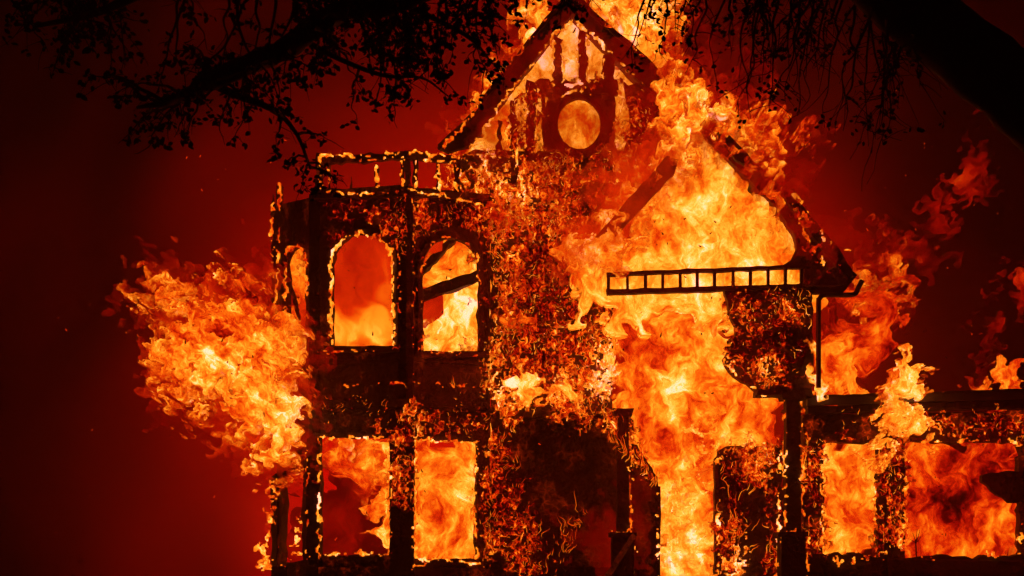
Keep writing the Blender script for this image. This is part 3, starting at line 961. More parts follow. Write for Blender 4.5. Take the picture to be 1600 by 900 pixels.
# -- lower gable and porch column of fire
fire("gable_fire", "broad orange fire filling the rounded opening of the porch gable", lambda x: Y_G(x) + 0.5, polys=[[(1090, 208), (1118, 232), (1205, 318), (1252, 365), (1258, 490), (900, 490), (896, 420), (990, 335)]],
     base=0.69, blobs=[(1120, 330, 44, 0.84), (1130, 370, 50, 0.70), (1090, 260, 40, 0.66), (1000, 400, 40, 0.66), (1070, 440, 40, 0.84), (1180, 330, 36, 0.58), (1160, 430, 60, 0.76), (985, 425, 30, 0.8)], lamps=[(1060, 330, -3.0, 70), (1150, 330, 4.0, 60)], thick=0.7, mat=F_SOFT, amp=1.0, edgew=12)
fire("wall_flame", "thick flames pouring up the front wall behind the porch gable verge", lambda x: Y_G(x) + 0.2, polys=[[(1052, 238), (1062, 262), (1040, 300), (1000, 340), (985, 395), (960, 425), (905, 426), (884, 408), (896, 372), (930, 345), (940, 300), (966, 262), (1000, 258), (1030, 232), (1068, 196)]],
     base=0.62, blobs=[(930, 380, 30, 0.66), (1000, 290, 30, 0.60), (925, 408, 20, 0.85), (1050, 240, 24, 0.82), (940, 320, 30, 0.55)], thick=0.5, mat=F_TURB, warp=W_MED, amp=1.3, edgew=26, tear=0.45, halo=0.36, ang=math.radians(35))
fire("wall_flame", "flames wrapping the low end of the slanted porch gable verge", lambda x: Y_G(x) - 0.5, polys=[[(975, 335), (992, 338), (975, 385), (965, 420), (900, 424), (890, 405), (905, 375), (940, 355)]],
     base=0.58, blobs=[(925, 408, 20, 0.82), (950, 370, 20, 0.6)], thick=0.35, mat=F_TURB, warp=W_MED, amp=1.1, edgew=26, tear=0.35, grow=6, ang=math.radians(35))
fire("porch_fire", "great orange fire column filling the porch bay under the transom lights", 0.1, polys=[[(950, 448), (1150, 448), (1152, 560), (1195, 600), (1236, 612), (1236, 720), (1124, 720), (1126, 915), (1022, 915), (1018, 745), (990, 690), (975, 640), (950, 610)]],
     base=0.60, blobs=[(1068, 605, 24, 0.95), (1005, 560, 22, 0.26), (990, 520, 26, 0.40), (970, 470, 24, 0.40), (1010, 640, 28, 0.42), (1030, 690, 30, 0.46), (1080, 660, 30, 0.52), (1130, 560, 30, 0.74), (1110, 650, 40, 0.62), (1190, 650, 30, 0.62), (1130, 690, 30, 0.74), (1050, 780, 40, 0.80), (1045, 860, 26, 0.92), (1100, 850, 26, 0.88), (1075, 820, 20, 0.68), (1060, 500, 40, 0.56)],
     lamps=[(1060, 620, -2.8, 110)], thick=0.8, mat=F_SOFT, amp=1.0, edgew=16, stretch=1.4)
fire("door_flame", "bright yellow flame strands rising in the doorway", -0.2, polys=[[(1030, 905), (1030, 790), (1050, 740), (1080, 700), (1100, 660), (1128, 640), (1140, 680), (1118, 720), (1110, 800), (1118, 905)]],
     base=0.72, blobs=[(1045, 850, 26, 0.92), (1105, 850, 20, 0.9)], thick=0.3, mat=F_TURB, warp=W_MED, amp=1.2, edgew=20, tear=0.55, holes=0.1, stretch=2.4)
# -- burning front wall
fire("wall_flame", "ragged flame sheet covering the main front wall beside the bay", lambda x: Y_F(x) - 0.12, polys=[[(700, 262), (730, 236), (790, 225), (850, 236), (900, 246), (980, 225), (1030, 232), (990, 320), (960, 350), (975, 450), (966, 630), (900, 660), (790, 655), (755, 600), (750, 400), (735, 330), (690, 306)]],
     base=0.37, blobs=[(790, 420, 36, 0.40), (812, 605, 36, 0.48), (900, 520, 50, 0.30), (950, 600, 24, 0.6), (740, 290, 30, 0.26), (920, 290, 70, 0.20), (800, 310, 18, 0.55), (850, 560, 30, 0.16), (780, 480, 24, 0.42), (905, 400, 24, 0.45), (830, 480, 26, 0.16)], lamps=[(850, 450, -2.0, 90)], thick=0.16, mat=F_WALL, warp=W_SMALL, amp=1.3, edgew=45, tear=0.5, holes=-0.1, stretch=2.8)
fire("wall_flame", "soft flame patches rolling up the main front wall", lambda x: Y_F(x) - 0.4, polys=[[(776, 440), (790, 390), (812, 380), (820, 420), (800, 460), (806, 500), (784, 500)], [(880, 420), (896, 370), (925, 360), (930, 400), (905, 440)], [(840, 330), (852, 280), (880, 276), (884, 310), (860, 350)], [(770, 330), (800, 300), (826, 300), (822, 330), (790, 350)], [(700, 268), (722, 250), (745, 262), (735, 290), (708, 290)]],
     base=0.44, thick=0.3, mat=F_TURB, warp=W_MED, amp=1.5, edgew=44, tear=0.4, grow=9, kind="stuff")
fire("wall_flame", "bright flame mass at the foot of the front wall over the dark porch", lambda x: Y_F(x) - 0.25, polys=[[(778, 620), (790, 585), (812, 572), (840, 590), (880, 600), (930, 610), (944, 570), (955, 540), (962, 600), (965, 632), (930, 636), (880, 628), (820, 634), (780, 640)]],
     base=0.66, blobs=[(812, 600, 24, 0.76), (948, 590, 16, 0.95), (880, 615, 24, 0.6)], thick=0.3, mat=F_TURB, warp=W_MED, amp=1.1, edgew=14, tear=0.5)
fire("wall_flame", "fringe of flames hanging under the porch lintel beside the left column", lambda x: Y_F(x) - 0.35, polys=[[(900, 640), (965, 645), (990, 660), (1005, 700), (1026, 745), (1010, 760), (985, 720), (962, 690), (930, 680), (905, 668)]],
     base=0.44, thick=0.2, mat=F_WALL, warp=W_SMALL, amp=1.5, edgew=20, tear=0.4, holes=0.2, stretch=2.4)
fire("wall_flame", "torn flame sheet down the wall strip between bay and dark porch", lambda x: Y_F(x) - 0.1, polys=[[(746, 640), (800, 650), (812, 700), (815, 770), (830, 810), (850, 860), (860, 905), (830, 905), (800, 890), (752, 885), (748, 780)]],
     base=0.24, blobs=[(760, 860, 24, 0.42), (790, 720, 20, 0.32)], thick=0.15, mat=F_WALL, warp=W_SMALL, amp=1.5, edgew=22, tear=0.4, holes=0.1, stretch=2.2)
fire("wall_flame", "flame patches on the bay spandrel over the ground openings", -1.0, polys=[[(566, 680), (575, 655), (588, 636), (596, 660), (608, 680), (600, 686), (570, 684)], [(625, 640), (640, 618), (655, 634), (690, 640), (712, 650), (740, 660), (720, 680), (690, 684), (655, 684), (630, 672)]],
     base=0.38, thick=0.2, mat=F_WALL, warp=W_SMALL, amp=1.2, edgew=20, tear=0.4, holes=0.25)
fire("wall_flame", "burning patch across the porch spandrel above the right column", lambda x: Y_G(x) - 0.12, polys=[[(1134, 450), (1268, 446), (1272, 520), (1250, 600), (1200, 606), (1150, 585), (1134, 560)]],
     base=0.16, blobs=[(1200, 575, 24, 0.62), (1140, 570, 20, 0.75), (1245, 490, 20, 0.5), (1180, 490, 30, 0.18)], thick=0.18, mat=F_WALL, warp=W_SMALL, amp=1.4, edgew=20, tear=0.5, holes=0.35)
fire("wall_flame", "flames curling over the top of the dark door panel by the right column", lambda x: Y_F(x) - 0.1, polys=[[(1125, 720), (1130, 690), (1170, 684), (1222, 690), (1222, 735), (1190, 738), (1160, 750), (1150, 720)]],
     base=0.46, thick=0.2, mat=F_WALL, warp=W_SMALL, amp=1.4, edgew=20, tear=0.4, holes=0.1)
fire("wall_flame", "flame curtain at the foot of the dark door panel", lambda x: Y_F(x) - 0.1, polys=[[(1122, 905), (1126, 850), (1150, 800), (1165, 790), (1170, 840), (1182, 905)]],
     base=0.44, thick=0.2, mat=F_WALL, warp=W_SMALL, amp=1.5, edgew=18, tear=0.4, holes=0.3, stretch=2.2)
# -- right porch
fire("porch_fire", "yellow edged fire in the narrow right porch opening", 0.3, polys=[[(1276, 680), (1385, 680), (1385, 880), (1276, 880)]],
     base=0.58, blobs=[(1340, 720, 26, 0.46), (1300, 715, 16, 0.85), (1320, 850, 40, 0.78), (1360, 790, 22, 0.72), (1325, 790, 30, 0.66)], thick=0.6, mat=F_SOFT, amp=1.0, edgew=10)
fire("porch_fire", "red cored fire in the wide right porch opening", 0.3, polys=[[(1400, 680), (1640, 680), (1640, 885), (1400, 885)]],
     base=0.47, blobs=[(1490, 780, 75, 0.16), (1545, 722, 50, 0.3), (1560, 790, 30, 0.26), (1450, 740, 30, 0.56), (1500, 850, 40, 0.66), (1570, 830, 34, 0.68), (1425, 830, 22, 0.7), (1590, 790, 20, 0.62), (1440, 690, 30, 0.66)], lamps=[(1500, 760, -3.4, 60)], thick=0.6, mat=F_SOFT, amp=1.0, edgew=10)
fire("porch_flame", "tall pointed flame rising through the porch roof over the twin posts", lambda x: Y_P(x) - 0.7, polys=[[(1370, 700), (1352, 690), (1380, 660), (1368, 625), (1392, 600), (1408, 572), (1422, 552), (1436, 580), (1456, 600), (1450, 640), (1468, 690), (1455, 700), (1430, 690), (1412, 680), (1395, 700), (1385, 730), (1374, 760), (1364, 720)]],
     base=0.66, blobs=[(1420, 600, 30, 0.72), (1372, 690, 24, 0.8)], thick=0.5, mat=F_TURB, warp=W_MED, amp=1.3, edgew=14, tear=0.5)
fire("porch_flame", "low orange flames along the porch roof beside the drainpipe", lambda x: Y_P(x) + 0.9, polys=[[(1266, 640), (1266, 590), (1280, 480), (1300, 468), (1360, 480), (1400, 452), (1428, 462), (1410, 490), (1396, 520), (1390, 560), (1420, 600), (1440, 640)]],
     base=0.36, blobs=[(1290, 560, 22, 0.56), (1330, 608, 40, 0.62), (1400, 600, 30, 0.58), (1370, 540, 30, 0.34), (1360, 490, 30, 0.44), (1330, 520, 24, 0.36)], lamps=[(1350, 520, 4.0, 40)], thick=0.8, mat=F_SOFT, amp=1.1, edgew=26, tear=0.4)
fire("porch_flame", "bright flames licking up the wall corner behind the drainpipe", lambda x: Y_G(x) - 0.2, polys=[[(1262, 612), (1262, 560), (1266, 510), (1272, 545), (1282, 585), (1292, 612)]], base=0.82, thick=0.2, mat=F_TURB, warp=W_MED, amp=0.8, edgew=8, tear=0.4)
fire("porch_flame", "small flames along the gutter at the far end of the porch roof", lambda x: Y_P(x) - 0.1, polys=[[(1470, 612), (1500, 600), (1530, 600), (1560, 575), (1580, 572), (1600, 588), (1640, 580), (1640, 612)]], base=0.52, thick=0.3, mat=F_TURB, warp=W_MED, amp=1.2, edgew=10, tear=0.5)
fire("porch_flame", "thin broken flames running along the burning porch lintel", lambda x: Y_P(x) - 0.12, polys=[[(1290, 688), (1290, 676), (1360, 672), (1372, 688)], [(1430, 646), (1640, 640), (1640, 690), (1450, 690)], [(1500, 615), (1530, 608), (1540, 640), (1505, 645)]],
     base=0.27, thick=0.14, mat=F_WALL, warp=W_SMALL, amp=1.3, edgew=14, tear=0.4, holes=0.4)
fire("porch_flame", "ground flames smouldering along the porch parapet top", lambda x: Y_P(x) - 0.1, lines=[([(1290, 872), (1372, 866), (1420, 868), (1450, 872), (1480, 868)], 4), ([(1545, 868), (1590, 860), (1598, 820)], 4)], base=0.62, thick=0.1, mat=F_FINE, warp=W_SMALL, amp=1.2, edgew=5, tear=0.5)
# -- roof slope of the porch gable, and burning gas out to the right
fire("roof_flame", "red orange flames running down the right slope of the porch gable", lambda x: Y_G(x) - 0.35, polys=[[(1120, 200), (1160, 235), (1190, 250), (1215, 268), (1232, 315), (1226, 330), (1180, 275), (1140, 235)]], base=0.46, blobs=[(1200, 265, 20, 0.55)], thick=0.4, mat=F_TURB, warp=W_MED, amp=1.0, edgew=22, tear=0.35, grow=8, halo=0.22, ang=math.radians(-40))
fire("roof_flame", "broken flames over the lower slope of the porch gable", lambda x: Y_G(x) - 0.45, polys=[[(1212, 285), (1236, 306), (1262, 345), (1290, 372), (1312, 402), (1300, 418), (1276, 400), (1262, 410), (1254, 370), (1236, 330)]], base=0.44, blobs=[(1285, 405, 14, 0.7), (1255, 350, 12, 0.6)], thick=0.15, mat=F_FINE, warp=W_MED, amp=1.2, edgew=20, tear=0.45, holes=0.15)
fire("drifting_flame", "orange flame ball drifting up beyond the porch gable eave", 2.0, polys=[[(1330, 470), (1340, 420), (1352, 405), (1362, 440), (1378, 420), (1380, 380), (1398, 366), (1416, 380), (1446, 384), (1452, 398), (1420, 396), (1404, 420), (1392, 450), (1420, 465), (1380, 500), (1340, 500)]],
     base=0.50, blobs=[(1398, 395, 20, 0.6), (1352, 440, 18, 0.58)], thick=0.6, mat=F_TURB, warp=W_MED, amp=1.2, edgew=30, tear=0.3, grow=9, halo=0.2)
fire("drifting_flame", "dim red gas flame climbing under the leaning oak trunk", 3.0, polys=[[(1432, 322), (1462, 306), (1470, 330), (1484, 345), (1470, 352), (1440, 335)], [(1492, 290), (1502, 272), (1516, 240), (1524, 190), (1536, 190), (1530, 240), (1526, 280), (1510, 300)]], base=0.20, blobs=[(1505, 280, 14, 0.36)], thick=0.4, mat=F_HALO, warp=W_MED, amp=1.2, edgew=40, tear=0.4, grow=14, kind="stuff")
fire("drifting_flame", "dim red flame tatters at the far side beyond the porch", 3.0, polys=[[(1570, 455), (1575, 420), (1600, 412), (1630, 430), (1620, 455)], [(1532, 520), (1545, 508), (1556, 515), (1546, 545), (1540, 560)]], base=0.20, blobs=[(1590, 430, 12, 0.42)], thick=0.4, mat=F_HALO, warp=W_MED, amp=1.2, edgew=40, tear=0.4, grow=14, kind="stuff")
# -- foot of the bay at the left
fire("post_flame", "flames climbing the thin corner post at the foot of the bay", 1.1, lines=[([(428, 745), (424, 800), (412, 850), (408, 892)], 7), ([(466, 745), (468, 800), (464, 850), (455, 880), (420, 890)], 6)], base=0.66, thick=0.15, mat=F_FINE, warp=W_SMALL, amp=1.4, edgew=7, tear=0.5)

for lab, Yq, pl, b in (("speckled flames over the porch pier beside the right column", lambda x: Y_P(x) - 0.05, [(1256, 690), (1288, 690), (1290, 862), (1256, 862)], 0.2),
                      ("speckled flames over the twin porch posts", lambda x: Y_P(x) - 0.16, [(1366, 690), (1420, 690), (1420, 864), (1366, 864)], 0.24),
                      ("speckled flames over the dark door panel", lambda x: Y_F(x) - 0.06, [(1124, 700), (1224, 696), (1224, 905), (1196, 905), (1190, 770), (1165, 760), (1160, 905), (1124, 905)], 0.12),
                      ("speckled embers on the corner post between the ground openings", -0.96, [(610, 640), (648, 640), (648, 800), (610, 780)], 0.12),
                      ("speckled embers on the upper bay wall over the right arch", lambda x: Y_R(x) - 0.1, [(645, 305), (765, 325), (768, 400), (745, 365), (700, 352), (660, 372), (645, 400)], 0.2),
                      ("speckled embers on the upper bay wall over the middle arch", lambda x: Y_M(x) - 0.1, [(500, 308), (640, 302), (640, 420), (618, 390), (566, 352), (515, 390), (500, 340)], 0.04),
                      ("speckled embers on the gable studs left of the round window", Yg - 0.12, [(800, 150), (850, 128), (858, 150), (848, 236), (790, 258)], 0.12),
                      ("speckled embers on the gable rail over the round window", Yg - 0.12, [(835, 126), (962, 126), (958, 146), (905, 134), (850, 146)], 0.1),
                      ("speckled embers on the gable panel right of the round window", Yg - 0.12, [(958, 160), (1005, 132), (1060, 190), (1030, 245), (965, 240)], 0.16),
                      ("speckled embers under the round window", Yg - 0.12, [(850, 240), (880, 246), (930, 246), (960, 236), (960, 262), (850, 262)], 0.2)):
    fire("wall_flame", lab, Yq, polys=[pl], base=b, thick=0.06, mat=F_WALL, warp=W_SMALL, amp=1.1, edgew=16, tear=0.4, holes=0.2, stretch=1.8)
# -- thin smoke sheets over the front; red fire glow is painted in as emission
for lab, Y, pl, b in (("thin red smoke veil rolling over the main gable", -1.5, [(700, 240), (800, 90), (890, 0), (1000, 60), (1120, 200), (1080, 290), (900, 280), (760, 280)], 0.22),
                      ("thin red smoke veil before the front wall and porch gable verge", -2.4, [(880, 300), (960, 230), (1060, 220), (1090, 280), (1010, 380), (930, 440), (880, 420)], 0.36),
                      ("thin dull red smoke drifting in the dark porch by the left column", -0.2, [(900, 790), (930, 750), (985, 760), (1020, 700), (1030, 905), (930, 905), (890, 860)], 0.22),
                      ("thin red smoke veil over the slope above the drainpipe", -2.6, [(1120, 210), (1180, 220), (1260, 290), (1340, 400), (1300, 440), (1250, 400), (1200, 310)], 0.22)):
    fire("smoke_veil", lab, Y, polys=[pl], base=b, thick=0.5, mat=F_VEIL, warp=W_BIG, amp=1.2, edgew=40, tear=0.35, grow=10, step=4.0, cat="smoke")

# -- flame lines eating along edges
E = dict(mat=F_FINE, warp=W_SMALL, thick=0.08, edgew=2.8, tear=0.18, amp=0.4, grow=0.5)


def edge(label, Y, lines, base=0.8, w=3.0, **kw):
    k = dict(E); k.update(kw)
    fire("edge_flame", label, Y, lines=[(ln, w) for ln in lines], base=base - 0.03, group="thin flame lines along burning edges", **k)


edge("thin flame line round the middle arched opening", lambda x: Y_M(x) - 0.1, [[(517, 540), (517, 412)] + arc(565, 412, 48, 48, 180, 0, 14) + [(614, 540)]], w=3.4)
edge("thin flame line round the right arched opening", lambda x: Y_R(x) - 0.1, [[(660, 546), (660, 415)] + arc(704, 415, 44, 44, 180, 0, 14) + [(749, 546)]], w=1.8, base=0.62)
edge("thin flame line round the narrow left arched opening", lambda x: Y_L(x) - 0.1, [[(446, 548), (446, 420)] + arc(462, 420, 17, 37, 180, 0, 12) + [(479, 500)]], w=2.8, base=0.66)
edge("thin flame line round the left ground opening", lambda x: Y_M(x) - 0.12, [[(498, 868), (499, 690)], [(500, 868), (560, 864), (607, 866), (608, 690)], [(500, 684), (606, 684)]], w=2.4)
edge("thin flame line round the ground opening beside the wall strip", lambda x: Y_R(x) - 0.12, [[(648, 872), (649, 690)], [(648, 874), (690, 874), (740, 880), (752, 884)], [(746, 868), (740, 800), (745, 700)], [(650, 687), (744, 691)]], w=2.6)
edge("flame tufts dripping at the sill corner of the bay post", lambda x: -0.95, [[(642, 880), (655, 884), (668, 882)], [(645, 880), (647, 892)], [(660, 880), (661, 890)]], w=3.0)
edge("flames eating the roof railing over the bay", -0.85, [[(495, 248), (500, 242), (560, 244), (636, 237), (720, 246)], [(500, 246), (502, 296)], [(513, 250), (514, 296)], [(560, 251), (630, 246)], [(588, 254), (590, 292)], [(628, 250), (629, 292)], [(650, 250), (650, 292)], [(684, 256), (686, 298)], [(712, 250), (714, 300)], [(655, 250), (715, 254)]], w=2.2, base=0.72)
edge("flame line under the eave moulding of the bay", -0.85, [[(500, 300), (570, 304), (635, 297), (680, 304), (720, 312), (800, 333)]], w=2.6, base=0.74)
edge("faint ember line along the bay cornice", -0.95, [[(500, 641), (636, 637), (764, 645)], [(500, 624), (560, 622)]], w=1.0, base=0.42)
edge("thin ember lines up the dark posts of the ground openings", -0.98, [[(480, 700), (480, 880)], [(610, 690), (610, 868)], [(646, 690), (646, 870)]], w=1.2, base=0.66)
edge("thin ember lines up the corner post between the arched openings", -0.95, [[(624, 400), (624, 545)], [(646, 306), (646, 545)], [(634, 306), (634, 400)]], w=1.1, base=0.6)
edge("thin ember line along the sill band under the arched openings", lambda x: np.where(x < 640, Y_M(x), Y_R(x)) - 0.18, [[(492, 551), (560, 548), (636, 543), (700, 550), (764, 559)], [(500, 604), (632, 598)], [(646, 598), (762, 606)]], w=1.2, base=0.58)
edge("thin ember line along the outer verge of the main gable", -1.05, [[(738, 178), (763, 141), (807, 86), (858, 22)], [(930, 22), (974, 58), (1020, 101)]], w=1.2, base=0.55)
edge("flames on the tall charred stake at the bay corner", 1.3, [[(437, 288), (438, 330), (434, 420), (428, 500)], [(426, 320), (424, 360), (426, 430)], [(452, 330), (470, 326), (490, 322)], [(445, 345), (470, 340), (494, 352)]], w=2.6, base=0.66)
edge("flame line along the lower verge of the main gable", -1.0, [[(738, 228), (762, 195), (792, 148), (839, 91), (868, 52), (896, 34)], [(902, 34), (948, 76), (1000, 129)], [(690, 228), (716, 206), (738, 178)]], w=2.8, base=0.78)
edge("flames fringing the gable studs", -0.45, [[(880, 62), (880, 132)], [(864, 66), (862, 135)], [(903, 60), (903, 130)], [(918, 50), (919, 130)], [(943, 90), (942, 128)], [(964, 95), (970, 160), (968, 220)], [(838, 140), (838, 235)], [(822, 140), (820, 230)], [(809, 165), (808, 270)], [(796, 170), (792, 230)], [(880, 134), (903, 134)], [(920, 128), (942, 128)]], w=2.6, base=0.82)
edge("flame arc over the round gable window", -0.5, [arc(905, 193, 46, 52, 140, 50, 10)], w=2.0, base=0.85)
edge("flame line up both sides of the right porch column", Y_G(1240) - 0.1, [[(1227, 625), (1227, 828)], [(1254, 625), (1254, 828)], [(1220, 830), (1262, 828)], [(1263, 838), (1262, 905)], [(1221, 838), (1216, 870), (1212, 905)]], w=1.9, base=0.78)
edge("flame line beside the left porch column", Y_G(974) + 0.3, [[(986, 645), (986, 828)], [(955, 832), (992, 830)], [(988, 840), (994, 870), (992, 905)]], w=1.9, base=0.76)
edge("thin flame line on the door jambs", lambda x: Y_F(x) - 0.12, [[(1028, 760), (1028, 900)], [(1122, 715), (1122, 900)], [(1219, 700), (1217, 800), (1214, 900)]], w=2.2, base=0.8)
edge("bright flame line on the curved bracket edge of the porch spandrel", lambda x: Y_G(x) - 0.05, [[(1132, 560), (1140, 578), (1160, 592), (1184, 612)], [(1186, 614), (1228, 613)]], w=2.2, base=0.92)
edge("flame line edging the right porch openings", lambda x: Y_P(x) - 0.08, [[(1286, 690), (1286, 860)], [(1370, 700), (1366, 780), (1370, 862)], [(1414, 700), (1416, 780), (1412, 862)], [(1594, 690), (1590, 700)], [(1440, 690), (1520, 688), (1590, 690)]], w=2.4, base=0.7)
edge("flames dotted on the broken slope of the porch gable", lambda x: Y_G(x) - 0.3, [[(1240, 318), (1252, 350), (1264, 380)], [(1256, 330), (1262, 352)], [(1280, 360), (1300, 388)], [(1282, 400), (1290, 412)], [(1316, 392), (1332, 392)]], w=2.4, base=0.7)

# -- fields of small curling tongues
licks("flame_tongues", "countless small curling flames over the main front wall", lambda x: Y_F(x) - 0.02, [(720, 255), (800, 245), (990, 248), (950, 340), (948, 630), (900, 645), (775, 640), (768, 330)], 1500, length=(4, 11), width=(0.35, 0.7), dens=0.35, heat=(0.78, 0.42))
licks("flame_tongues", "curling flames hanging on the upper bay wall by the arched openings", -0.75, [(600, 312), (650, 305), (770, 325), (770, 380), (740, 360), (700, 352), (665, 372), (640, 400), (620, 390)], 160, length=(4, 10), width=(0.25, 0.5), dens=0.4, out=0.05, heat=(0.55, 0.28))
licks("flame_tongues", "scattered flame tongues on the dark bay spandrel", -0.85, [(500, 625), (640, 600), (765, 600), (765, 690), (500, 680)], 130, length=(3, 8), width=(0.3, 0.5), dens=1.1, out=0.06, heat=(0.66, 0.34))
licks("flame_tongues", "curled flame strands running down the wall strip beside the dark porch", lambda x: Y_F(x) - 0.02, [(748, 650), (805, 655), (815, 760), (835, 800), (860, 850), (900, 790), (920, 800), (870, 905), (750, 885)], 320, length=(7, 18), width=(0.3, 0.65), up=1.2, dens=0.0, heat=(0.6, 0.3))
licks("flame_tongues", "long flame strands trailing beside the left porch column", lambda x: Y_G(x) + 0.35, [(890, 640), (965, 645), (990, 650), (1028, 745), (1026, 770), (985, 730), (940, 690)], 110, length=(12, 34), width=(0.35, 0.75), up=1.6, dens=0.1, heat=(0.66, 0.34))
licks("flame_tongues", "curling flames scattered over the porch spandrel", lambda x: Y_G(x) - 0.02, [(1136, 455), (1268, 450), (1272, 600), (1190, 606), (1140, 570)], 120, length=(4, 12), width=(0.35, 0.7), dens=0.6, heat=(0.8, 0.42))
licks("flame_tongues", "flame strands trailing down the dark door panel", lambda x: Y_F(x) - 0.05, [(1124, 705), (1222, 700), (1224, 900), (1195, 900), (1196, 760), (1175, 740), (1170, 790), (1185, 905), (1124, 905)], 80, length=(10, 26), width=(0.35, 0.75), up=1.2, dens=0.5, heat=(0.66, 0.34))
licks("flame_tongues", "flame tongues fringing the porch piers and twin posts", lambda x: Y_P(x) - 0.02, [(1255, 690), (1288, 690), (1288, 860), (1255, 860)], 90, length=(5, 13), width=(0.3, 0.6), dens=0.3, heat=(0.75, 0.4))
licks("flame_tongues", "flame tongues crawling over the twin porch posts", lambda x: Y_P(x) - 0.1, [(1370, 690), (1420, 690), (1420, 860), (1370, 860)], 120, length=(5, 13), width=(0.35, 0.7), dens=0.2, heat=(0.75, 0.4))
licks("flame_tongues", "flame tongues wrapped round the dark corner post between the ground openings", -0.93, [(610, 640), (648, 640), (648, 790), (612, 780)], 110, length=(5, 12), width=(0.3, 0.5), dens=0.2, out=0.05, heat=(0.55, 0.3))
licks("flame_tongues", "flame tongues on the burning porch lintel and fascia", lambda x: Y_P(x) - 0.4, [(1265, 640), (1900, 620), (1900, 690), (1265, 690)], 120, length=(4, 11), width=(0.35, 0.7), dens=0.8, heat=(0.75, 0.4))
licks("flame_tongues", "flame tongues on the gable panels round the round window", -0.4, [(800, 140), (850, 120), (860, 160), (850, 236), (960, 236), (962, 140), (1000, 130), (1050, 190), (1030, 245), (790, 270)], 200, length=(4, 11), width=(0.35, 0.7), dens=0.6, out=0.08, heat=(0.75, 0.4))

# sparks in the smoke
def sparks(n):
    bm = bmesh.new()
    for _ in range(n):
        p = P(random.uniform(60, 1560), random.uniform(60, 880), random.uniform(-2.5, 4))
        r = random.uniform(0.006, 0.014)
        d = Vector((random.gauss(0, 1), random.gauss(0, 0.5), random.gauss(1, 1))).normalized()
        add_tube(bm, [p, p + d * r * random.uniform(1, 5)], [r, r * 0.5], 3)
    o = obj_bm("sparks", bm, F_LICK)
    a = o.data.attributes.new("glow", 'FLOAT', 'POINT')
    a.data.foreach_set("value", np.full(len(o.data.vertices), 0.42, np.float32))
    tag(o, "tiny red sparks flying through the smoke", "sparks", kind="stuff")


sparks(160)

# burnt flakes carried up past the fire
bm = bmesh.new()
for _ in range(70):
    x, y, Yk = random.choice(((700, 470, -1.2), (560, 480, -1.2), (1100, 560, -2.4), (1080, 340, -2.6), (1450, 760, -2.8), (350, 520, -1.8), (690, 760, -1.2), (1150, 150, -2.5)))
    p = P(x + random.gauss(0, 45), y + random.gauss(0, 60), Yk)
    r = random.uniform(0.012, 0.035)
    d = Vector((random.gauss(0, 1), random.gauss(0, 0.4), random.gauss(0, 1))).normalized()
    add_tube(bm, [p, p + d * r, p + d * r * 2.1 + Vector((0, 0, r * 0.6))], [r * 0.25, r * 0.5, r * 0.12], 4)
tag(obj_bm("ash_flakes", bm, M_DARK), "tiny black ash flakes drifting before the flames", "ash", kind="stuff")

# ================================================================== THE OAK
YT = -17.0
oak = empty("oak_tree", P(1860, 1220, YT))
tag(oak, "huge dark oak leaning in, its limb and leafy twigs hanging before the fire", "tree")
mt = mpp(YT)


def limb(name, pts, radii, parent, n=12, Y=YT, wob=0.0, k=7):
    pr = smooth_path([(x, y, r) for (x, y), r in zip(pts, radii)], k)
    bm = bmesh.new()
    q = []
    for i, (x, y, r) in enumerate(pr):
        q.append((P(x, y, Y + 0.25 * math.sin(i * 0.35)), r * mt * (1 + random.gauss(0, wob))))
    add_tube(bm, [a for a, _ in q], [max(b, 0.002) for _, b in q], n)
    for f in bm.faces:
        f.smooth = True
    return obj_bm(name, bm, M_BARK, parent), pr


limb("trunk", [(1860, 1225), (1850, 900), (1815, 540), (1722, 280), (1600, 155), (1500, 74), (1408, 0), (1310, -100)], [120, 90, 78, 66, 56, 53, 52, 50], oak, n=20, wob=0.02)
limb("limb", [(1310, -125), (1150, -190), (980, -180), (840, -130), (720, -55), (620, 0), (540, 16), (490, 42), (450, 74), (390, 100), (335, 124), (295, 146), (258, 160), (215, 168)], [48, 42, 36, 30, 24, 20, 17, 17, 17, 16, 14, 10, 6, 2.5], oak, wob=0.05)
limb("limb", [(1420, -40), (1330, -70), (1230, -60), (1120, -30), (1050, -14)], [40, 22, 14, 9, 4], oak, wob=0.04)
limb("limb", [(450, -110), (330, -60), (240, -20), (150, 20), (60, 40)], [20, 14, 9, 6, 3], oak, wob=0.04)
limb("limb", [(900, -130), (640, -110), (450, -110), (380, -70)], [22, 22, 20, 6], oak, wob=0.04)
limb("branch", [(325, 128), (372, 150), (415, 166), (445, 186), (466, 214), (478, 244), (484, 262)], [7, 6, 5, 4, 3, 2.4, 1.2], oak, n=7)
limb("branch", [(470, 60), (530, 92), (600, 118), (660, 122), (700, 150)], [5, 4, 3, 2, 1], oak, n=6)
limb("branch", [(620, 0), (680, 30), (735, 60), (770, 100)], [6, 4, 3, 1.2], oak, n=6)


def leaf(verts, faces, p, size, rng):
    d = Vector((rng.gauss(0, 1), rng.gauss(0, 0.6), rng.gauss(-0.35, 0.8))).normalized()
    s = d.cross(Vector((rng.gauss(0, 1), rng.gauss(0, 1) - 1.2, rng.gauss(0, 1))))
    s = s.normalized() if s.length > 1e-4 else Vector((1, 0, 0))
    nrm = d.cross(s)
    b = len(verts)
    w = size * rng.uniform(0.24, 0.36)
    verts += [p, p + d * size * 0.35 + s * w, p + d * size * 0.75 + s * w * 0.75, p + d * size + nrm * size * 0.12, p + d * size * 0.75 - s * w * 0.75, p + d * size * 0.35 - s * w, p + d * size * 0.5 - nrm * size * 0.1]
    for i in range(6):
        faces.append((b + i, b + (i + 1) % 6, b + 6))


LEAFN = [0]


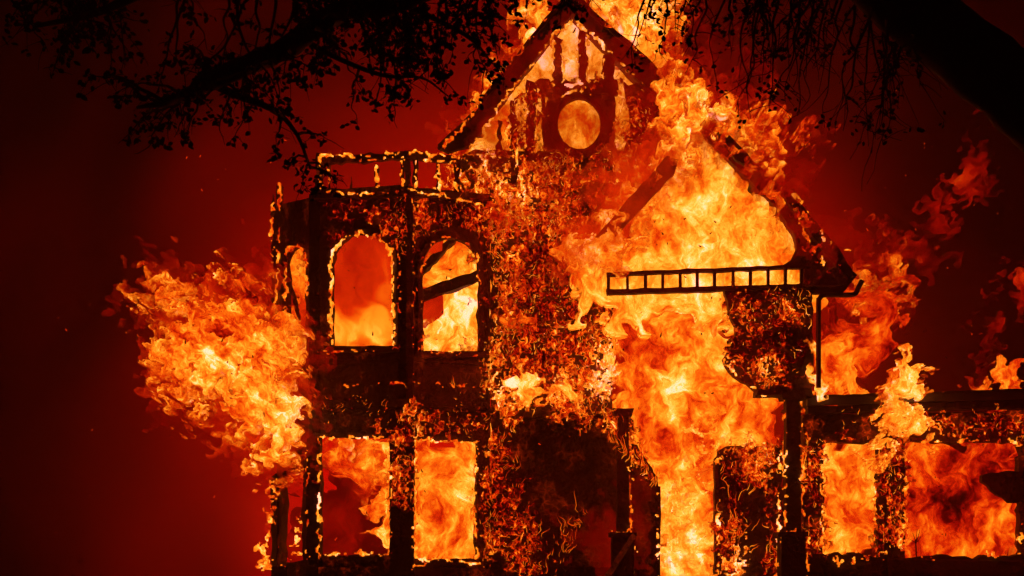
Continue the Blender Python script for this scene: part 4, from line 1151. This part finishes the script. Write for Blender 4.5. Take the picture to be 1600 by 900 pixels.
def spray(start, end, r0, rng, sag=18, sub=4, leaves=26, lsize=(0.036, 0.062), subl=(18, 50), Y=YT, bare=0.25, down=0.5):
    """one hanging branch: a wandering stem, side twigs and the leaves they carry"""
    bm = bmesh.new()
    verts, faces = [], []
    n = 9
    y0 = Y + rng.gauss(0, 0.5)
    pts = []
    dx, dy = end[0] - start[0], end[1] - start[1]
    L = math.hypot(dx, dy)
    wx = wy = 0
    for i in range(n + 1):
        t = i / n
        wx += rng.gauss(0, L * 0.035); wy += rng.gauss(0, L * 0.035)
        pts.append((start[0] + dx * t + wx * min(1, t * 2), start[1] + dy * t + wy * min(1, t * 2) + sag * math.sin(math.pi * t) * -0.4))
    pr = smooth_path(pts, 3)
    m = len(pr)
    P3 = [P(x, y, y0 + 0.3 * math.sin(i * 0.2)) for i, (x, y) in enumerate(pr)]
    add_tube(bm, P3, [max(0.0022, r0 * mt * (1 - i / m) + 0.0015) for i in range(m)], 5)
    tips = []
    for _ in range(sub):
        i = rng.randrange(int(m * 0.2), m - 1)
        a = rng.uniform(0, 2 * math.pi)
        l = rng.uniform(*subl)
        ux, uy = math.cos(a), math.sin(a) * 0.8 + down
        q = [(pr[i][0], pr[i][1])]
        for k in range(4):
            ux += rng.gauss(0, 0.35); uy += rng.gauss(0, 0.3) + 0.08
            q.append((q[-1][0] + ux * l / 5, q[-1][1] + uy * l / 5))
        q3 = [P(x, y, P3[i].y + 0.06 * k * rng.uniform(-1, 1)) for k, (x, y) in enumerate(q)]
        add_tube(bm, q3, [max(0.002, r0 * mt * 0.35 * (1 - k / 5)) for k in range(5)], 4)
        tips.append(q3)
    tips.append(P3[int(m * bare):])
    nl = max(1, leaves)
    while nl > 0:
        tw = tips[rng.randrange(len(tips))]
        c = tw[rng.randrange(len(tw))] if rng.random() < 0.5 else tw[-1 - rng.randrange(max(1, len(tw) // 2))]
        k = rng.randrange(2, 6)
        for _ in range(k):
            j = Vector((rng.gauss(0, 0.022), rng.gauss(0, 0.03), rng.gauss(0, 0.022)))
            leaf(verts, faces, c + j, rng.uniform(*lsize), rng)
        nl -= k
        LEAFN[0] += k
    b = obj_bm("branch", bm, M_BARK, oak)
    me = bpy.data.meshes.new("leaves")
    me.from_pydata([tuple(v) for v in verts], [], faces)
    me.materials.append(M_LEAF)
    o = link(bpy.data.objects.new("leaves", me), b)
    o["kind"] = "stuff"


rg = random.Random(5)
LIMB_L = [(620, 0), (540, 16), (490, 42), (450, 74), (390, 100), (335, 124), (295, 146), (258, 160)]
# twigs off the drooping limb
for i in range(34):
    s = LIMB_L[rg.randrange(len(LIMB_L))]
    ex = s[0] + rg.gauss(0, 90); ey = s[1] + rg.uniform(-70, 85)
    if ex > 640: ey = min(ey, 150)
    spray(s, (ex, ey), 3.2, rg, leaves=rg.randrange(22, 44), sub=5)
# twigs hanging from above the frame
for i in range(20):
    x = rg.uniform(120, 800)
    lim = 60 + 100 * math.exp(-((x - 480) / 260) ** 2) + rg.uniform(-30, 30)
    spray((x + rg.gauss(0, 25), -45), (x + rg.gauss(0, 30), lim), 3.0, rg, leaves=rg.randrange(28, 52), sub=6)
# the thick leaf mass before the left slope of the gable
for i in range(16):
    x = rg.uniform(620, 775)
    spray((x - 20 + rg.gauss(0, 20), -40), (x, rg.uniform(70, 165) if x < 740 else rg.uniform(50, 120)), 3.0, rg, leaves=rg.randrange(45, 75), sub=7)
# low fringe at left, and the twigs reaching down to the railing
for s, e in (((300, 150), (200, 225)), ((300, 150), (262, 215)), ((330, 140), (290, 228)), ((360, 140), (350, 215)), ((400, 150), (365, 215)), ((440, 185), (430, 225)), ((466, 210), (510, 215)), ((560, 110), (560, 195)), ((620, 120), (620, 195)), ((250, 160), (180, 150)), ((220, 150), (165, 120)),
             ((478, 244), (440, 262)), ((482, 255), (520, 282)), ((480, 258), (470, 300)), ((484, 262), (545, 284))):
    spray(s, e, 2.2, rg, leaves=rg.randrange(14, 26), sub=4, subl=(12, 34))
for i in range(14):
    spray((rg.uniform(0, 200), -40), (rg.uniform(0, 200), rg.uniform(20, 130)), 3, rg, leaves=40, sub=5)
# right: thin hanging twigs
for i in range(10):
    x = rg.uniform(985, 1075)
    spray((x + 30, -40), (x, rg.uniform(20, 105)), 2.2, rg, leaves=rg.randrange(10, 20), sub=5, subl=(14, 36), lsize=(0.03, 0.055))
for i in range(18):
    x = rg.uniform(1070, 1260)
    spray((x + rg.uniform(0, 50), -40), (x, rg.uniform(40, 185)), 2.6, rg, leaves=rg.randrange(8, 18), sub=6, subl=(18, 50), lsize=(0.03, 0.055))
for i in range(24):
    x = rg.uniform(1230, 1420)
    spray((x + rg.uniform(0, 60), max(-40, (x - 1340) * 0.7)), (x + rg.gauss(0, 15), rg.uniform(90, 250) * (1.0 if x > 1280 else 0.7)), 2.4, rg, leaves=rg.randrange(8, 16), sub=7, subl=(18, 55), lsize=(0.03, 0.055))
for s, e in (((880, -40), (868, 40)), ((900, -40), (890, 22)), ((935, -40), (925, 20)), ((850, -40), (820, 12)), ((790, -40), (800, 14))):
    spray(s, e, 2.0, rg, leaves=20, sub=4, subl=(12, 30))

# dead weed standing on the porch parapet
bm = bmesh.new()
for ex, ey in ((1426, 832), (1433, 826), (1439, 838), (1422, 842), (1437, 828)):
    pts = smooth_path([(1432, 872), (1431, 850), ((1432 + ex) / 2, (850 + ey) / 2), (ex, ey)], 4)
    add_tube(bm, [P(x, y, Y_P(1430) - 0.15) for x, y in pts], [0.008 * (1 - i / len(pts)) + 0.003 for i in range(len(pts))], 4)
tag(obj_bm("dead_weed", bm, M_DARK), "bare charred weed stalk standing before the wide right porch opening", "plant")

# smoky air round everything
hz = plain = bpy.data.materials.new("smoky_air")
hz.use_nodes = True
hz.node_tree.nodes.clear()
ho = hz.node_tree.nodes.new("ShaderNodeOutputMaterial")
pv = hz.node_tree.nodes.new("ShaderNodeVolumePrincipled")
pv.inputs["Color"].default_value = (0.9, 0.72, 0.66, 1)
pv.inputs["Density"].default_value = 0.0055
pv.inputs["Anisotropy"].default_value = 0.0
hz.node_tree.links.new(pv.outputs[0], ho.inputs["Volume"])
bm = bmesh.new()
bmesh.ops.create_cube(bm, size=1)
for v in bm.verts:
    v.co = Vector((v.co.x * 90, -8 + v.co.y * 56, 19 + v.co.z * 40))
tag(obj_bm("haze", bm, hz), "thin smoky air round the burning house", "haze", kind="stuff")


# labels name neighbours, not sides of the picture
for o in bpy.data.objects:
    if "label" in o:
        t = o["label"]
        for a, b in (("rolling orange ceiling fire over a dark red lower half in the left ground opening", "rolling orange ceiling fire over dark red in the ground opening under the middle arch"), ("leaning up at the top of the", "leaning up in the"), ("narrow arched bay opening beside the left corner", "narrow arched opening at the bay corner"), ("right arched bay opening", "arched bay opening beside the front wall"),
                     ("narrow left arched opening", "narrow arched opening at the bay corner"), ("right arched opening", "arched opening beside the front wall"), ("over the right arch", "over the arch beside the front wall"),
                     ("right jamb of the left ground opening", "jamb of the ground opening under the middle arch"), ("left ground opening", "ground opening under the middle arch"),
                     ("left slope of the main gable roof", "main gable slope above the bay railing"), ("right slope of the main gable", "main gable slope facing the porch gable"),
                     ("right slope of the porch gable", "outer slope of the porch gable"), ("narrow right porch opening", "narrow porch opening by the drainpipe"),
                     ("wide right porch opening", "wide porch opening with torn awning"), ("right porch openings", "porch openings by the twin posts"),
                     ("left porch column", "porch column by the stair rail"), ("left column", "column by the stair rail"), ("right porch column", "column under the spandrel"), ("right column", "column under the spandrel"),
                     ("left of the round window", "on the bay side of the round window"), ("right of the round window", "on the porch side of the round window"), ("door panel by the column", "door panel by the column")):
            t = t.replace(a, b)
        o["label"] = t
        if len(t.split()) > 16 or " left" in t or " right" in t:
            print("LABEL", t)
